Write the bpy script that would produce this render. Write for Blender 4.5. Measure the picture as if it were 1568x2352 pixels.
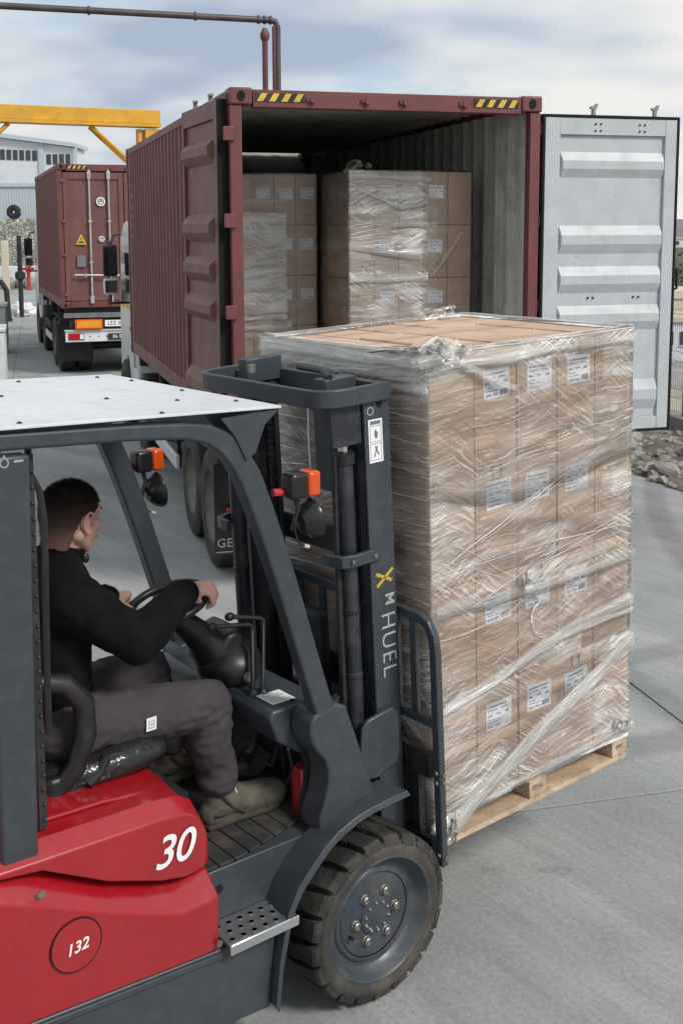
import bpy, bmesh, math, random
from mathutils import Vector, Matrix, noise as mnoise

for o in list(bpy.data.objects):
    bpy.data.objects.remove(o)
random.seed(7)
R = math.radians
SC = bpy.context.scene
COL = SC.collection

# ------------------------------------------------------------------ camera, sky, sun, exposure
cam_data = bpy.data.cameras.new('camera')
cam = bpy.data.objects.new('camera', cam_data)
COL.objects.link(cam)
SC.camera = cam
cam_data.sensor_fit = 'VERTICAL'
cam_data.sensor_height = 36.0
cam_data.lens = 36.0 * 2708.92 / 2352.0
cam_data.shift_y = -(1176.0 - 897.14) / 2352.0
cam_data.clip_start = 0.05
cam_data.clip_end = 6000.0
_p, _r = 0.136554, -0.003051
_f = Vector((0, math.cos(_p), -math.sin(_p)))
_u = Vector((0, math.sin(_p), math.cos(_p)))
_x = Vector((1, 0, 0))
_x2 = _x * math.cos(_r) + _u * math.sin(_r)
_u2 = -_x * math.sin(_r) + _u * math.cos(_r)
cm = Matrix((( _x2.x, _u2.x, -_f.x, 0.0), (_x2.y, _u2.y, -_f.y, 0.0), (_x2.z, _u2.z, -_f.z, 2.7966), (0, 0, 0, 1)))
cam.matrix_world = cm

SUN_EL, SUN_AZ = R(42), R(128)      # azimuth measured from +Y towards +X
world = bpy.data.worlds.new('World')
SC.world = world
world.use_nodes = True
wn = world.node_tree
for n in list(wn.nodes):
    wn.nodes.remove(n)
def WN(t, **k):
    n = wn.nodes.new(t)
    for a, b in k.items():
        setattr(n, a, b)
    return n
w_out = WN('ShaderNodeOutputWorld'); w_bg = WN('ShaderNodeBackground')
w_sky = WN('ShaderNodeTexSky', sky_type='NISHITA')
w_sky.sun_disc = False
w_sky.sun_elevation = SUN_EL
w_sky.sun_rotation = SUN_AZ
w_sky.air_density = 1.0; w_sky.dust_density = 1.5; w_sky.ozone_density = 1.0
w_tc = WN('ShaderNodeTexCoord'); w_sep = WN('ShaderNodeSeparateXYZ')
wn.links.new(w_tc.outputs['Generated'], w_sep.inputs[0])
def wmath(op, a, b=None, c=None):
    n = WN('ShaderNodeMath', operation=op)
    for i, v in enumerate((a, b, c)):
        if v is None: continue
        if isinstance(v, (int, float)): n.inputs[i].default_value = v
        else: wn.links.new(v, n.inputs[i])
    return n.outputs[0]
_zc = wmath('MAXIMUM', w_sep.outputs[2], 0.0)
_den = wmath('ADD', _zc, 0.34)
_cx = wmath('DIVIDE', w_sep.outputs[0], _den)
_cy = wmath('DIVIDE', w_sep.outputs[1], _den)
w_cmb = WN('ShaderNodeCombineXYZ')
wn.links.new(_cx, w_cmb.inputs[0]); wn.links.new(_cy, w_cmb.inputs[1])
w_map = WN('ShaderNodeMapping')
w_map.inputs['Location'].default_value = (-0.1, 0.15, 0.0)
w_map.inputs['Rotation'].default_value = (0, 0, R(-30))
w_map.inputs['Scale'].default_value = (1.5, 2.1, 1.0)
wn.links.new(w_cmb.outputs[0], w_map.inputs[0])
w_n1 = WN('ShaderNodeTexNoise'); w_n1.inputs['Scale'].default_value = 1.3; w_n1.inputs['Detail'].default_value = 6.0
w_n1.inputs['Roughness'].default_value = 0.52; w_n1.inputs['Distortion'].default_value = 0.0
w_n2 = WN('ShaderNodeTexNoise'); w_n2.inputs['Scale'].default_value = 0.80; w_n2.inputs['Detail'].default_value = 4.0
wn.links.new(w_map.outputs[0], w_n1.inputs['Vector']); wn.links.new(w_map.outputs[0], w_n2.inputs['Vector'])
# cloud cover (nearly overcast, thin gaps) and cloud thickness (white to blue grey)
w_cov = WN('ShaderNodeValToRGB'); w_cov.color_ramp.elements[0].position = 0.36; w_cov.color_ramp.elements[1].position = 0.50
wn.links.new(w_n1.outputs['Fac'], w_cov.inputs[0])
w_thk = WN('ShaderNodeValToRGB')
el = w_thk.color_ramp.elements
el[0].position = 0.45; el[0].color = (6.3, 6.3, 6.1, 1)
el[1].position = 0.63; el[1].color = (3.0, 3.6, 4.5, 1)
e = el.new(0.54); e.color = (4.8, 5.2, 5.6, 1)
wn.links.new(w_n2.outputs['Fac'], w_thk.inputs[0])
w_mix = WN('ShaderNodeMixRGB'); w_mix.blend_type = 'MIX'
w_hz = WN('ShaderNodeMixRGB')       # pale, slightly veiled blue in the gaps
w_hz.inputs[0].default_value = 0.80; w_hz.inputs[2].default_value = (3.4, 4.6, 5.7, 1)
wn.links.new(w_sky.outputs[0], w_hz.inputs[1])
wn.links.new(w_cov.outputs[0], w_mix.inputs[0]); wn.links.new(w_hz.outputs[0], w_mix.inputs[1]); wn.links.new(w_thk.outputs[0], w_mix.inputs[2])
wn.links.new(w_mix.outputs[0], w_bg.inputs['Color'])
w_bg.inputs['Strength'].default_value = 0.132
wn.links.new(w_bg.outputs[0], w_out.inputs['Surface'])

sun_d = bpy.data.lights.new('sun', 'SUN')
sun = bpy.data.objects.new('sun', sun_d); COL.objects.link(sun)
sun_d.energy = 2.8; sun_d.angle = R(14); sun_d.color = (1.0, 0.96, 0.90)
_sd = Vector((math.sin(SUN_AZ) * math.cos(SUN_EL), math.cos(SUN_AZ) * math.cos(SUN_EL), math.sin(SUN_EL)))
sun.rotation_euler = _sd.to_track_quat('Z', 'Y').to_euler()
sun.location = (20, -10, 30)

vs = SC.view_settings
vs.view_transform = 'Standard'; vs.look = 'None'; vs.exposure = 0.06; vs.gamma = 1.0
vs.use_curve_mapping = False
SC.cycles.max_bounces = 5
SC.cycles.diffuse_bounces = 3
SC.cycles.glossy_bounces = 3
SC.cycles.transparent_max_bounces = 12
SC.cycles.use_denoising = True
SC.cycles.use_adaptive_sampling = True
SC.cycles.adaptive_threshold = 0.03

# ------------------------------------------------------------------ materials
MATS = {}
def mat(name, base, rough=0.5, metal=0.0, var=0.12, vs_=5.0, bump=0.0, bs=60.0, dirt=None, coat=0.0, spec=0.5, streak=None, hue=None, rust=None, rnd=0.0):
    """Principled with uneven colour; dirt=(colour, amount, scale); streak=(colour, amount) vertical runs."""
    if name in MATS: return MATS[name]
    m = bpy.data.materials.new(name); m.use_nodes = True
    nt = m.node_tree; N = nt.nodes; L = nt.links
    b = N['Principled BSDF']
    b.inputs['Roughness'].default_value = rough; b.inputs['Metallic'].default_value = metal
    b.inputs['Specular IOR Level'].default_value = spec
    if coat: b.inputs['Coat Weight'].default_value = coat; b.inputs['Coat Roughness'].default_value = 0.08
    tc = N.new('ShaderNodeTexCoord')
    n1 = N.new('ShaderNodeTexNoise'); n1.inputs['Scale'].default_value = vs_; n1.inputs['Detail'].default_value = 2.5
    L.new(tc.outputs['Object'], n1.inputs['Vector'])
    cr = N.new('ShaderNodeValToRGB')
    lo = [max(0, c * (1 - var)) for c in base]; hi = [min(1, c * (1 + var)) for c in base]
    if hue: hi = list(hue)
    cr.color_ramp.elements[0].position = 0.32; cr.color_ramp.elements[0].color = (*lo, 1)
    cr.color_ramp.elements[1].position = 0.68; cr.color_ramp.elements[1].color = (*hi, 1)
    L.new(n1.outputs['Fac'], cr.inputs[0])
    colr = cr.outputs[0]
    if dirt:
        n2 = N.new('ShaderNodeTexNoise'); n2.inputs['Scale'].default_value = dirt[2]; n2.inputs['Detail'].default_value = 5
        n2.inputs['Roughness'].default_value = 0.65
        L.new(tc.outputs['Object'], n2.inputs['Vector'])
        r2 = N.new('ShaderNodeValToRGB'); r2.color_ramp.elements[0].position = 0.48; r2.color_ramp.elements[1].position = 0.72
        r2.color_ramp.elements[1].color = (dirt[1],) * 3 + (1,)
        L.new(n2.outputs['Fac'], r2.inputs[0])
        mx = N.new('ShaderNodeMixRGB'); mx.inputs[2].default_value = (*dirt[0], 1)
        L.new(r2.outputs[0], mx.inputs[0]); L.new(colr, mx.inputs[1]); colr = mx.outputs[0]
        ra = N.new('ShaderNodeMath'); ra.operation = 'MULTIPLY_ADD'; ra.inputs[1].default_value = 0.35; ra.inputs[2].default_value = rough
        L.new(r2.outputs[0], ra.inputs[0]); L.new(ra.outputs[0], b.inputs['Roughness'])
    if streak:
        mp = N.new('ShaderNodeMapping'); mp.inputs['Scale'].default_value = (14, 14, 0.9)
        L.new(tc.outputs['Object'], mp.inputs[0])
        n3 = N.new('ShaderNodeTexNoise'); n3.inputs['Scale'].default_value = 1.0; n3.inputs['Detail'].default_value = 3
        L.new(mp.outputs[0], n3.inputs['Vector'])
        r3 = N.new('ShaderNodeValToRGB'); r3.color_ramp.elements[0].position = 0.52; r3.color_ramp.elements[1].position = 0.75
        r3.color_ramp.elements[1].color = (streak[1],) * 3 + (1,)
        L.new(n3.outputs['Fac'], r3.inputs[0])
        mx = N.new('ShaderNodeMixRGB'); mx.inputs[2].default_value = (*streak[0], 1)
        L.new(r3.outputs[0], mx.inputs[0]); L.new(colr, mx.inputs[1]); colr = mx.outputs[0]
    if rust:
        n5 = N.new('ShaderNodeTexNoise'); n5.inputs['Scale'].default_value = rust[2]; n5.inputs['Detail'].default_value = 3; n5.inputs['Roughness'].default_value = 0.7
        L.new(tc.outputs['Object'], n5.inputs['Vector'])
        r5 = N.new('ShaderNodeValToRGB'); r5.color_ramp.elements[0].position = 0.66; r5.color_ramp.elements[1].position = 0.74
        r5.color_ramp.elements[1].color = (rust[1],) * 3 + (1,)
        L.new(n5.outputs['Fac'], r5.inputs[0])
        mx = N.new('ShaderNodeMixRGB'); mx.inputs[2].default_value = (*rust[0], 1)
        L.new(r5.outputs[0], mx.inputs[0]); L.new(colr, mx.inputs[1]); colr = mx.outputs[0]
    if rnd:
        oi = N.new('ShaderNodeObjectInfo'); hv = N.new('ShaderNodeHueSaturation')
        mr = N.new('ShaderNodeMapRange'); mr.inputs['To Min'].default_value = 1 - rnd; mr.inputs['To Max'].default_value = 1 + rnd; L.new(oi.outputs['Random'], mr.inputs['Value'])
        L.new(mr.outputs[0], hv.inputs['Value']); L.new(colr, hv.inputs['Color']); colr = hv.outputs[0]
    L.new(colr, b.inputs['Base Color'])
    if bump:
        n4 = N.new('ShaderNodeTexNoise'); n4.inputs['Scale'].default_value = bs; n4.inputs['Detail'].default_value = 2
        L.new(tc.outputs['Object'], n4.inputs['Vector'])
        bp = N.new('ShaderNodeBump'); bp.inputs['Strength'].default_value = bump; bp.inputs['Distance'].default_value = 0.01
        L.new(n4.outputs['Fac'], bp.inputs['Height']); L.new(bp.outputs[0], b.inputs['Normal'])
    MATS[name] = m
    return m

def M(n): return MATS[n]

GREYDIRT = (0.20, 0.19, 0.175)
mat('steel_grey', (0.038, 0.046, 0.056), 0.40, var=0.08, vs_=2.0, dirt=(GREYDIRT, 0.10, 18.0), rust=((0.16, 0.16, 0.155), 0.25, 70.0), streak=((0.070, 0.078, 0.086), 0.20), bump=0.03, bs=220)
mat('mast_dark', (0.019, 0.022, 0.029), 0.45, var=0.15, dirt=((0.10, 0.10, 0.10), 0.4, 9.0))
mat('mast_black', (0.012, 0.013, 0.015), 0.5, var=0.25, dirt=((0.06, 0.055, 0.05), 0.5, 14.0))
mat('red_paint', (0.315, 0.005, 0.011), 0.30, var=0.07, coat=0.7, dirt=((0.24, 0.05, 0.05), 0.22, 16.0), rust=((0.16, 0.09, 0.08), 0.5, 38.0))
mat('roof_white', (0.62, 0.65, 0.67), 0.38, var=0.05, vs_=3.0, dirt=((0.38, 0.38, 0.37), 0.55, 6.0), rust=((0.22, 0.20, 0.18), 0.6, 40.0))
mat('black_plastic', (0.012, 0.012, 0.013), 0.42, var=0.2, dirt=((0.07, 0.065, 0.06), 0.25, 12.0))
mat('black_vinyl', (0.020, 0.020, 0.021), 0.20, var=0.2, bump=0.9, bs=26)
mat('rubber', (0.020, 0.019, 0.018), 0.75, var=0.25, dirt=((0.11, 0.098, 0.080), 0.75, 6.0), bump=0.25, bs=90)
mat('rubber_side', (0.040, 0.036, 0.030), 0.8, var=0.2, dirt=((0.12, 0.105, 0.08), 0.8, 5.0), bump=0.15, bs=80)
mat('rubber_mat', (0.018, 0.018, 0.018), 0.8, var=0.25, dirt=((0.09, 0.08, 0.065), 0.8, 8.0), bump=0.3, bs=120)
mat('rim_paint', (0.040, 0.048, 0.060), 0.38, var=0.12, dirt=((0.13, 0.12, 0.10), 0.45, 9.0))
mat('bolt_metal', (0.30, 0.28, 0.25), 0.45, metal=0.8, var=0.25, dirt=((0.12, 0.08, 0.05), 0.5, 30.0))
mat('chrome', (0.75, 0.75, 0.76), 0.16, metal=1.0, var=0.05)
mat('galv', (0.30, 0.31, 0.32), 0.40, metal=0.85, var=0.12, dirt=((0.16, 0.15, 0.14), 0.6, 18.0))
mat('gap_black', (0.004, 0.004, 0.004), 0.9, var=0.0)
mat('decal_white', (0.78, 0.78, 0.76), 0.5, var=0.06)
mat('decal_grey', (0.36, 0.37, 0.37), 0.6, var=0.15)
mat('decal_yellow', (0.50, 0.34, 0.04), 0.6, var=0.1)
mat('decal_black', (0.015, 0.015, 0.015), 0.6, var=0.0)
mat('label_paper', (0.86, 0.87, 0.92), 0.55, var=0.04)
mat('label_print', (0.14, 0.15, 0.20), 0.7, var=0.1)
mat('carton', (0.54, 0.375, 0.270), 0.75, var=0.07, vs_=3.0, bump=0.05, bs=140, rnd=0.09)
mat('carton_tape', (0.50, 0.345, 0.245), 0.35, var=0.05)
mat('pallet_wood', (0.50, 0.37, 0.255), 0.8, var=0.2, vs_=12.0, dirt=((0.22, 0.15, 0.10), 0.5, 20.0), bump=0.2, bs=60)
mat('orange_lens', (0.62, 0.075, 0.006), 0.18, var=0.08, coat=0.5)
mat('lamp_black', (0.014, 0.014, 0.015), 0.25, var=0.1)
mat('lamp_glass', (0.10, 0.10, 0.11), 0.08, metal=0.6, var=0.1)
mat('skin', (0.60, 0.355, 0.275), 0.52, var=0.10, vs_=14.0, bump=0.05, bs=300, hue=(0.65, 0.370, 0.290))
mat('ear_skin', (0.58, 0.29, 0.225), 0.52, var=0.10, vs_=14.0)
mat('lip', (0.40, 0.14, 0.12), 0.45, var=0.05)
mat('hair', (0.018, 0.012, 0.009), 0.6, var=0.3, vs_=60.0, bump=0.5, bs=420)
def hair_mat():
    m = bpy.data.materials.new('hair_cropped'); m.use_nodes = True; nt = m.node_tree; N = nt.nodes; L = nt.links; b = N['Principled BSDF']
    tc = N.new('ShaderNodeTexCoord'); sp = N.new('ShaderNodeSeparateXYZ'); L.new(tc.outputs['Object'], sp.inputs[0])
    n = N.new('ShaderNodeTexNoise'); n.inputs['Scale'].default_value = 240; n.inputs['Detail'].default_value = 3; L.new(tc.outputs['Object'], n.inputs['Vector'])
    ad = N.new('ShaderNodeMath'); ad.operation = 'MULTIPLY_ADD'; ad.inputs[1].default_value = .05; L.new(n.outputs['Fac'], ad.inputs[0]); L.new(sp.outputs[2], ad.inputs[2])
    mr = N.new('ShaderNodeMapRange'); mr.inputs['From Min'].default_value = 1.800; mr.inputs['From Max'].default_value = 1.925; L.new(ad.outputs[0], mr.inputs['Value'])
    r = N.new('ShaderNodeValToRGB'); r.color_ramp.elements[0].color = (0.150, 0.085, 0.062, 1); r.color_ramp.elements[1].color = (0.016, 0.011, 0.008, 1)
    e = r.color_ramp.elements.new(.5); e.color = (0.050, 0.031, 0.023, 1); L.new(mr.outputs[0], r.inputs[0]); L.new(r.outputs[0], b.inputs['Base Color'])
    b.inputs['Roughness'].default_value = .75; b.inputs['Specular IOR Level'].default_value = .25
    bp = N.new('ShaderNodeBump'); bp.inputs['Strength'].default_value = .5; bp.inputs['Distance'].default_value = .0015; L.new(n.outputs['Fac'], bp.inputs['Height']); L.new(bp.outputs[0], b.inputs['Normal'])
    MATS['hair_cropped'] = m
hair_mat()
mat('fleece', (0.0058, 0.0058, 0.0063), 0.95, var=0.3, vs_=20.0, bump=0.10, bs=380, spec=0.15)
mat('trousers', (0.055, 0.048, 0.055), 0.9, var=0.12, vs_=10.0, bump=0.05, bs=500, spec=0.2)
mat('shoe', (0.090, 0.080, 0.060), 0.85, var=0.25, vs_=20.0, bump=0.12, bs=150)
mat('shoe_dark', (0.040, 0.036, 0.030), 0.8, var=0.2, bump=0.2, bs=150)
mat('cont_red', (0.135, 0.038, 0.036), 0.50, var=0.12, vs_=2.0, dirt=((0.13, 0.062, 0.055), 0.5, 3.0), streak=((0.165, 0.085, 0.072), 0.35), rust=((0.055, 0.022, 0.016), 0.8, 16.0))
mat('cont_red_door', (0.150, 0.058, 0.052), 0.50, var=0.12, vs_=2.5, dirt=((0.17, 0.085, 0.072), 0.5, 4.0), streak=((0.185, 0.100, 0.085), 0.30), rust=((0.06, 0.026, 0.02), 0.8, 18.0))
mat('cont_red_clean', (0.155, 0.044, 0.042), 0.45, var=0.10, vs_=2.5, dirt=((0.075, 0.028, 0.025), 0.5, 9.0), rust=((0.05, 0.02, 0.015), 0.8, 26.0))
mat('cont_grey', (0.45, 0.48, 0.495), 0.48, var=0.05, dirt=((0.33, 0.35, 0.35), 0.35, 4.0), streak=((0.37, 0.39, 0.39), 0.35), rust=((0.22, 0.15, 0.11), 0.7, 30.0))
mat('cont_inner', (0.45, 0.45, 0.41), 0.6, var=0.10, vs_=2.0, dirt=((0.16, 0.14, 0.11), 0.6, 5.0), streak=((0.20, 0.17, 0.13), 0.4))
mat('cont_floor', (0.16, 0.10, 0.06), 0.8, var=0.2)
mat('haz_yellow', (0.62, 0.42, 0.05), 0.5, var=0.1, dirt=((0.2, 0.12, 0.05), 0.5, 20.0))
mat('truck_black', (0.011, 0.012, 0.014), 0.6, var=0.3, dirt=((0.06, 0.058, 0.055), 0.5, 5.0))
mat('truck_white', (0.66, 0.68, 0.68), 0.3, var=0.04, dirt=((0.35, 0.34, 0.32), 0.4, 4.0), coat=0.3)
mat('wheel_steel', (0.20, 0.19, 0.165), 0.5, metal=0.3, var=0.2, dirt=((0.09, 0.08, 0.065), 0.7, 7.0))
mat('glass_dark', (0.015, 0.018, 0.02), 0.06, var=0.0)
mat('rod_steel', (0.50, 0.49, 0.47), 0.4, metal=0.5, var=0.15, dirt=((0.25, 0.18, 0.14), 0.5, 12.0))
mat('tail_red', (0.42, 0.012, 0.018), 0.2, var=0.05, coat=0.4)
mat('reflector', (0.75, 0.30, 0.02), 0.35, var=0.08)
mat('reflector_red', (0.70, 0.07, 0.015), 0.35, var=0.06)
mat('gantry_yellow', (0.62, 0.33, 0.02), 0.45, var=0.08, dirt=((0.35, 0.18, 0.03), 0.4, 2.0))
mat('pipe_dark', (0.055, 0.044, 0.042), 0.5, var=0.2, dirt=((0.16, 0.14, 0.13), 0.4, 3.0))
mat('pipe_red', (0.115, 0.028, 0.028), 0.5, var=0.15, dirt=((0.2, 0.13, 0.11), 0.4, 3.0))
mat('hydrant_red', (0.42, 0.03, 0.035), 0.4, var=0.1)
mat('bldg_white', (0.62, 0.65, 0.68), 0.55, var=0.04)
mat('bldg_rib', (0.46, 0.52, 0.58), 0.5, var=0.05)
mat('bldg_glass', (0.05, 0.055, 0.06), 0.12, var=0.2)
mat('cabinet', (0.55, 0.57, 0.56), 0.45, var=0.06, dirt=((0.3, 0.3, 0.29), 0.5, 3.0))
mat('bag_white', (0.66, 0.67, 0.68), 0.35, var=0.06)
mat('cream', (0.55, 0.50, 0.38), 0.55, var=0.08)
mat('pump_yellow', (0.60, 0.43, 0.04), 0.4, var=0.1)
mat('wall_concrete', (0.23, 0.23, 0.225), 0.85, var=0.15, vs_=3.0, dirt=((0.12, 0.12, 0.115), 0.6, 3.0), bump=0.3, bs=25)
mat('rock', (0.31, 0.295, 0.265), 0.9, var=0.3, vs_=2.5, dirt=((0.12, 0.105, 0.085), 0.6, 4.0), bump=0.6, bs=16)
mat('earth', (0.16, 0.145, 0.115), 0.95, var=0.35, vs_=3.0, bump=0.8, bs=14)
mat('fence_wire', (0.085, 0.105, 0.095), 0.5, var=0.1)
mat('scrub', (0.085, 0.105, 0.060), 0.9, var=0.35, vs_=1.0)
mat('valley_ground', (0.34, 0.32, 0.27), 0.9, var=0.25, vs_=0.02)

# ------------------------------------------------------------------ mesh building
class MB:
    def __init__(s): s.v = []; s.f = []; s.uv = None
    def add(s, vs, fs, T=None):
        k = len(s.v)
        for p in vs:
            p = Vector(p)
            s.v.append(T @ p if T is not None else p)
        s.f += [tuple(i + k for i in q) for q in fs]
        return s
    def box(s, x0, x1, y0, y1, z0, z1, T=None):
        return s.add([(x0,y0,z0),(x1,y0,z0),(x1,y1,z0),(x0,y1,z0),(x0,y0,z1),(x1,y0,z1),(x1,y1,z1),(x0,y1,z1)],
                     [(0,3,2,1),(4,5,6,7),(0,1,5,4),(1,2,6,5),(2,3,7,6),(3,0,4,7)], T)
    def prism(s, poly, axis, a, b, T=None):
        """poly: 2-D outline. axis 'y': (x,z); 'x': (y,z); 'z': (x,y); extruded from a to b."""
        def mk(p, t):
            return {'y': (p[0], t, p[1]), 'x': (t, p[0], p[1]), 'z': (p[0], p[1], t)}[axis]
        n = len(poly)
        vs = [mk(p, a) for p in poly] + [mk(p, b) for p in poly]
        fs = [tuple(range(n))[::-1], tuple(range(n, 2 * n))] + [(i, (i + 1) % n, n + (i + 1) % n, n + i) for i in range(n)]
        return s.add(vs, fs, T)
    def tube(s, pts, r, n=8, T=None, caps=True, flat=None):
        pts = [Vector(p) for p in pts]
        m = len(pts); rs = r if isinstance(r, (list, tuple)) else [r] * m
        vs = []; up = None
        for i, p in enumerate(pts):
            d = (pts[min(i + 1, m - 1)] - pts[max(i - 1, 0)]).normalized()
            if up is None:
                up = Vector((0, 0, 1)) if abs(d.z) < 0.9 else Vector((1, 0, 0))
            a = d.cross(up)
            if a.length < 1e-5: a = d.orthogonal()
            a.normalize(); b = a.cross(d).normalized(); up = b
            for k in range(n):
                t = 2 * math.pi * k / n
                vs.append(p + (a * math.cos(t) * (flat if flat else 1) + b * math.sin(t)) * rs[i])
        fs = []
        for i in range(m - 1):
            for k in range(n):
                fs.append((i*n+k, i*n+(k+1)%n, (i+1)*n+(k+1)%n, (i+1)*n+k))
        if caps: fs += [tuple(range(n))[::-1], tuple(range((m-1)*n, m*n))]
        return s.add(vs, fs, T)
    def cyl(s, p0, p1, r, n=16, r1=None, T=None):
        return s.tube([p0, p1], [r, r if r1 is None else r1], n, T)
    def lathe(s, prof, n=32, T=None, closed=False, caps=True):
        """prof: (radius, height) about local z."""
        m = len(prof); vs = []
        for (r, h) in prof:
            for k in range(n):
                t = 2 * math.pi * k / n
                vs.append((r * math.cos(t), r * math.sin(t), h))
        fs = []
        for i in range(m if closed else m - 1):
            j = (i + 1) % m
            for k in range(n):
                fs.append((i*n+k, i*n+(k+1)%n, j*n+(k+1)%n, j*n+k))
        if not closed and caps:
            if prof[0][0] > 1e-6: fs.append(tuple(range(n))[::-1])
            if prof[-1][0] > 1e-6: fs.append(tuple(range((m-1)*n, m*n)))
        return s.add(vs, fs, T)
    def ball(s, c, r, nu=12, nv=8, T=None):
        if not isinstance(r, (list, tuple)): r = (r, r, r)
        vs = [(c[0], c[1], c[2] - r[2])]
        for j in range(1, nv):
            ph = -math.pi / 2 + math.pi * j / nv
            for k in range(nu):
                t = 2 * math.pi * k / nu
                vs.append((c[0] + r[0]*math.cos(ph)*math.cos(t), c[1] + r[1]*math.cos(ph)*math.sin(t), c[2] + r[2]*math.sin(ph)))
        vs.append((c[0], c[1], c[2] + r[2]))
        e = len(vs) - 1; fs = []
        for k in range(nu):
            fs.append((0, 1 + (k+1) % nu, 1 + k))
            fs.append((e, 1 + (nv-2)*nu + k, 1 + (nv-2)*nu + (k+1) % nu))
        for j in range(nv - 2):
            for k in range(nu):
                fs.append((1+j*nu+k, 1+j*nu+(k+1)%nu, 1+(j+1)*nu+(k+1)%nu, 1+(j+1)*nu+k))
        return s.add(vs, fs, T)
    def sweep(s, path, widths, y0, y1, T=None):
        """bar of rectangular section following a path in the x-z plane; widths measured across the path."""
        m = len(path); L = []; Rr = []
        for i, p in enumerate(path):
            a = path[max(i-1, 0)]; b = path[min(i+1, m-1)]
            d = Vector((b[0]-a[0], b[1]-a[1])).normalized(); n = Vector((-d.y, d.x)) * widths[i] * 0.5
            L.append((p[0]+n.x, p[1]+n.y)); Rr.append((p[0]-n.x, p[1]-n.y))
        vs = []
        for i in range(m):
            vs += [(L[i][0], y0, L[i][1]), (L[i][0], y1, L[i][1]), (Rr[i][0], y1, Rr[i][1]), (Rr[i][0], y0, Rr[i][1])]
        fs = [(0, 1, 2, 3), (4*(m-1)+3, 4*(m-1)+2, 4*(m-1)+1, 4*(m-1))]
        for i in range(m-1):
            for k in range(4):
                fs.append((4*i+k, 4*i+4+k, 4*i+4+(k+1)%4, 4*i+(k+1)%4))
        return s.add(vs, fs, T)
    def mesh(s, name, m=None, smooth=True, ang=35):
        me = bpy.data.meshes.new(name)
        me.from_pydata([tuple(p) for p in s.v], [], s.f)
        bm = bmesh.new(); bm.from_mesh(me)
        bmesh.ops.recalc_face_normals(bm, faces=bm.faces)
        bm.to_mesh(me); bm.free()
        if smooth:
            me.polygons.foreach_set('use_smooth', [True] * len(me.polygons))
            me.set_sharp_from_angle(angle=R(ang))
        if m: me.materials.append(MATS[m] if isinstance(m, str) else m)
        me.update()
        return me
    def build(s, name, m, parent=None, bevel=0.0, seg=2, smooth=True, ang=35, tag_=None):
        o = bpy.data.objects.new(name, s.mesh(name, m, smooth, ang))
        COL.objects.link(o)
        if parent: o.parent = parent
        if bevel:
            b = o.modifiers.new('bevel', 'BEVEL'); b.width = bevel; b.segments = seg; b.limit_method = 'ANGLE'; b.angle_limit = R(35)
        return o

def tag(o, label, cat, group=None, kind=None):
    if label: o['label'] = label
    if cat: o['category'] = cat
    if group: o['group'] = group
    if kind: o['kind'] = kind
    return o
def empty(name, loc=(0, 0, 0), rz=0.0, label=None, cat=None, group=None, mw=None):
    o = bpy.data.objects.new(name, None); COL.objects.link(o)
    o.empty_display_size = 0.2
    if mw is not None: o.matrix_world = mw
    else: o.location = loc; o.rotation_euler = (0, 0, rz)
    return tag(o, label, cat, group)
def struct(o): o['kind'] = 'structure'; return o
def link(name, me, parent=None, loc=None, rot=None, scale=None):
    o = bpy.data.objects.new(name, me); COL.objects.link(o)
    if parent: o.parent = parent
    if loc is not None: o.location = loc
    if rot is not None: o.rotation_euler = rot
    if scale is not None: o.scale = scale
    return o
def copy_tree(o, parent=None):
    c = o.copy(); COL.objects.link(c); c.parent = parent
    for ch in list(o.children): copy_tree(ch, c)
    return c
def bake(o):
    """replace an object's mesh by its evaluated one"""
    dg = bpy.context.evaluated_depsgraph_get(); dg.update()
    me = bpy.data.meshes.new_from_object(o.evaluated_get(dg))
    o.modifiers.clear(); o.data = me
    return o
def text_mesh(body, size, shear=0.0, extrude=0.0008, space=1.0, offset=0.0, bold=0.0):
    c = bpy.data.curves.new('lettering', 'FONT'); c.body = body; c.size = size; c.shear = shear; c.extrude = extrude
    c.space_character = space; c.align_x = 'CENTER'; c.align_y = 'CENTER'; c.offset = bold; c.resolution_u = 4
    o = bpy.data.objects.new('lettering', c); COL.objects.link(o)
    dg = bpy.context.evaluated_depsgraph_get(); dg.update()
    me = bpy.data.meshes.new_from_object(o.evaluated_get(dg))
    bpy.data.objects.remove(o); bpy.data.curves.remove(c)
    return me
def text(name, body, size, m, parent, T, **k):
    me = text_mesh(body, size, **k); me.transform(T); me.materials.clear(); me.materials.append(MATS[m])
    return link(name, me, parent)
def basis(xa, ya, o):
    xa = Vector(xa).normalized(); ya = Vector(ya).normalized(); za = xa.cross(ya).normalized(); ya = za.cross(xa)
    return Matrix(((xa.x, ya.x, za.x, o[0]), (xa.y, ya.y, za.y, o[1]), (xa.z, ya.z, za.z, o[2]), (0, 0, 0, 1)))
def arc(cx, cz, r, a0, a1, n):
    return [(cx + r * math.cos(a0 + (a1 - a0) * i / n), cz + r * math.sin(a0 + (a1 - a0) * i / n)) for i in range(n + 1)]
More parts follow.
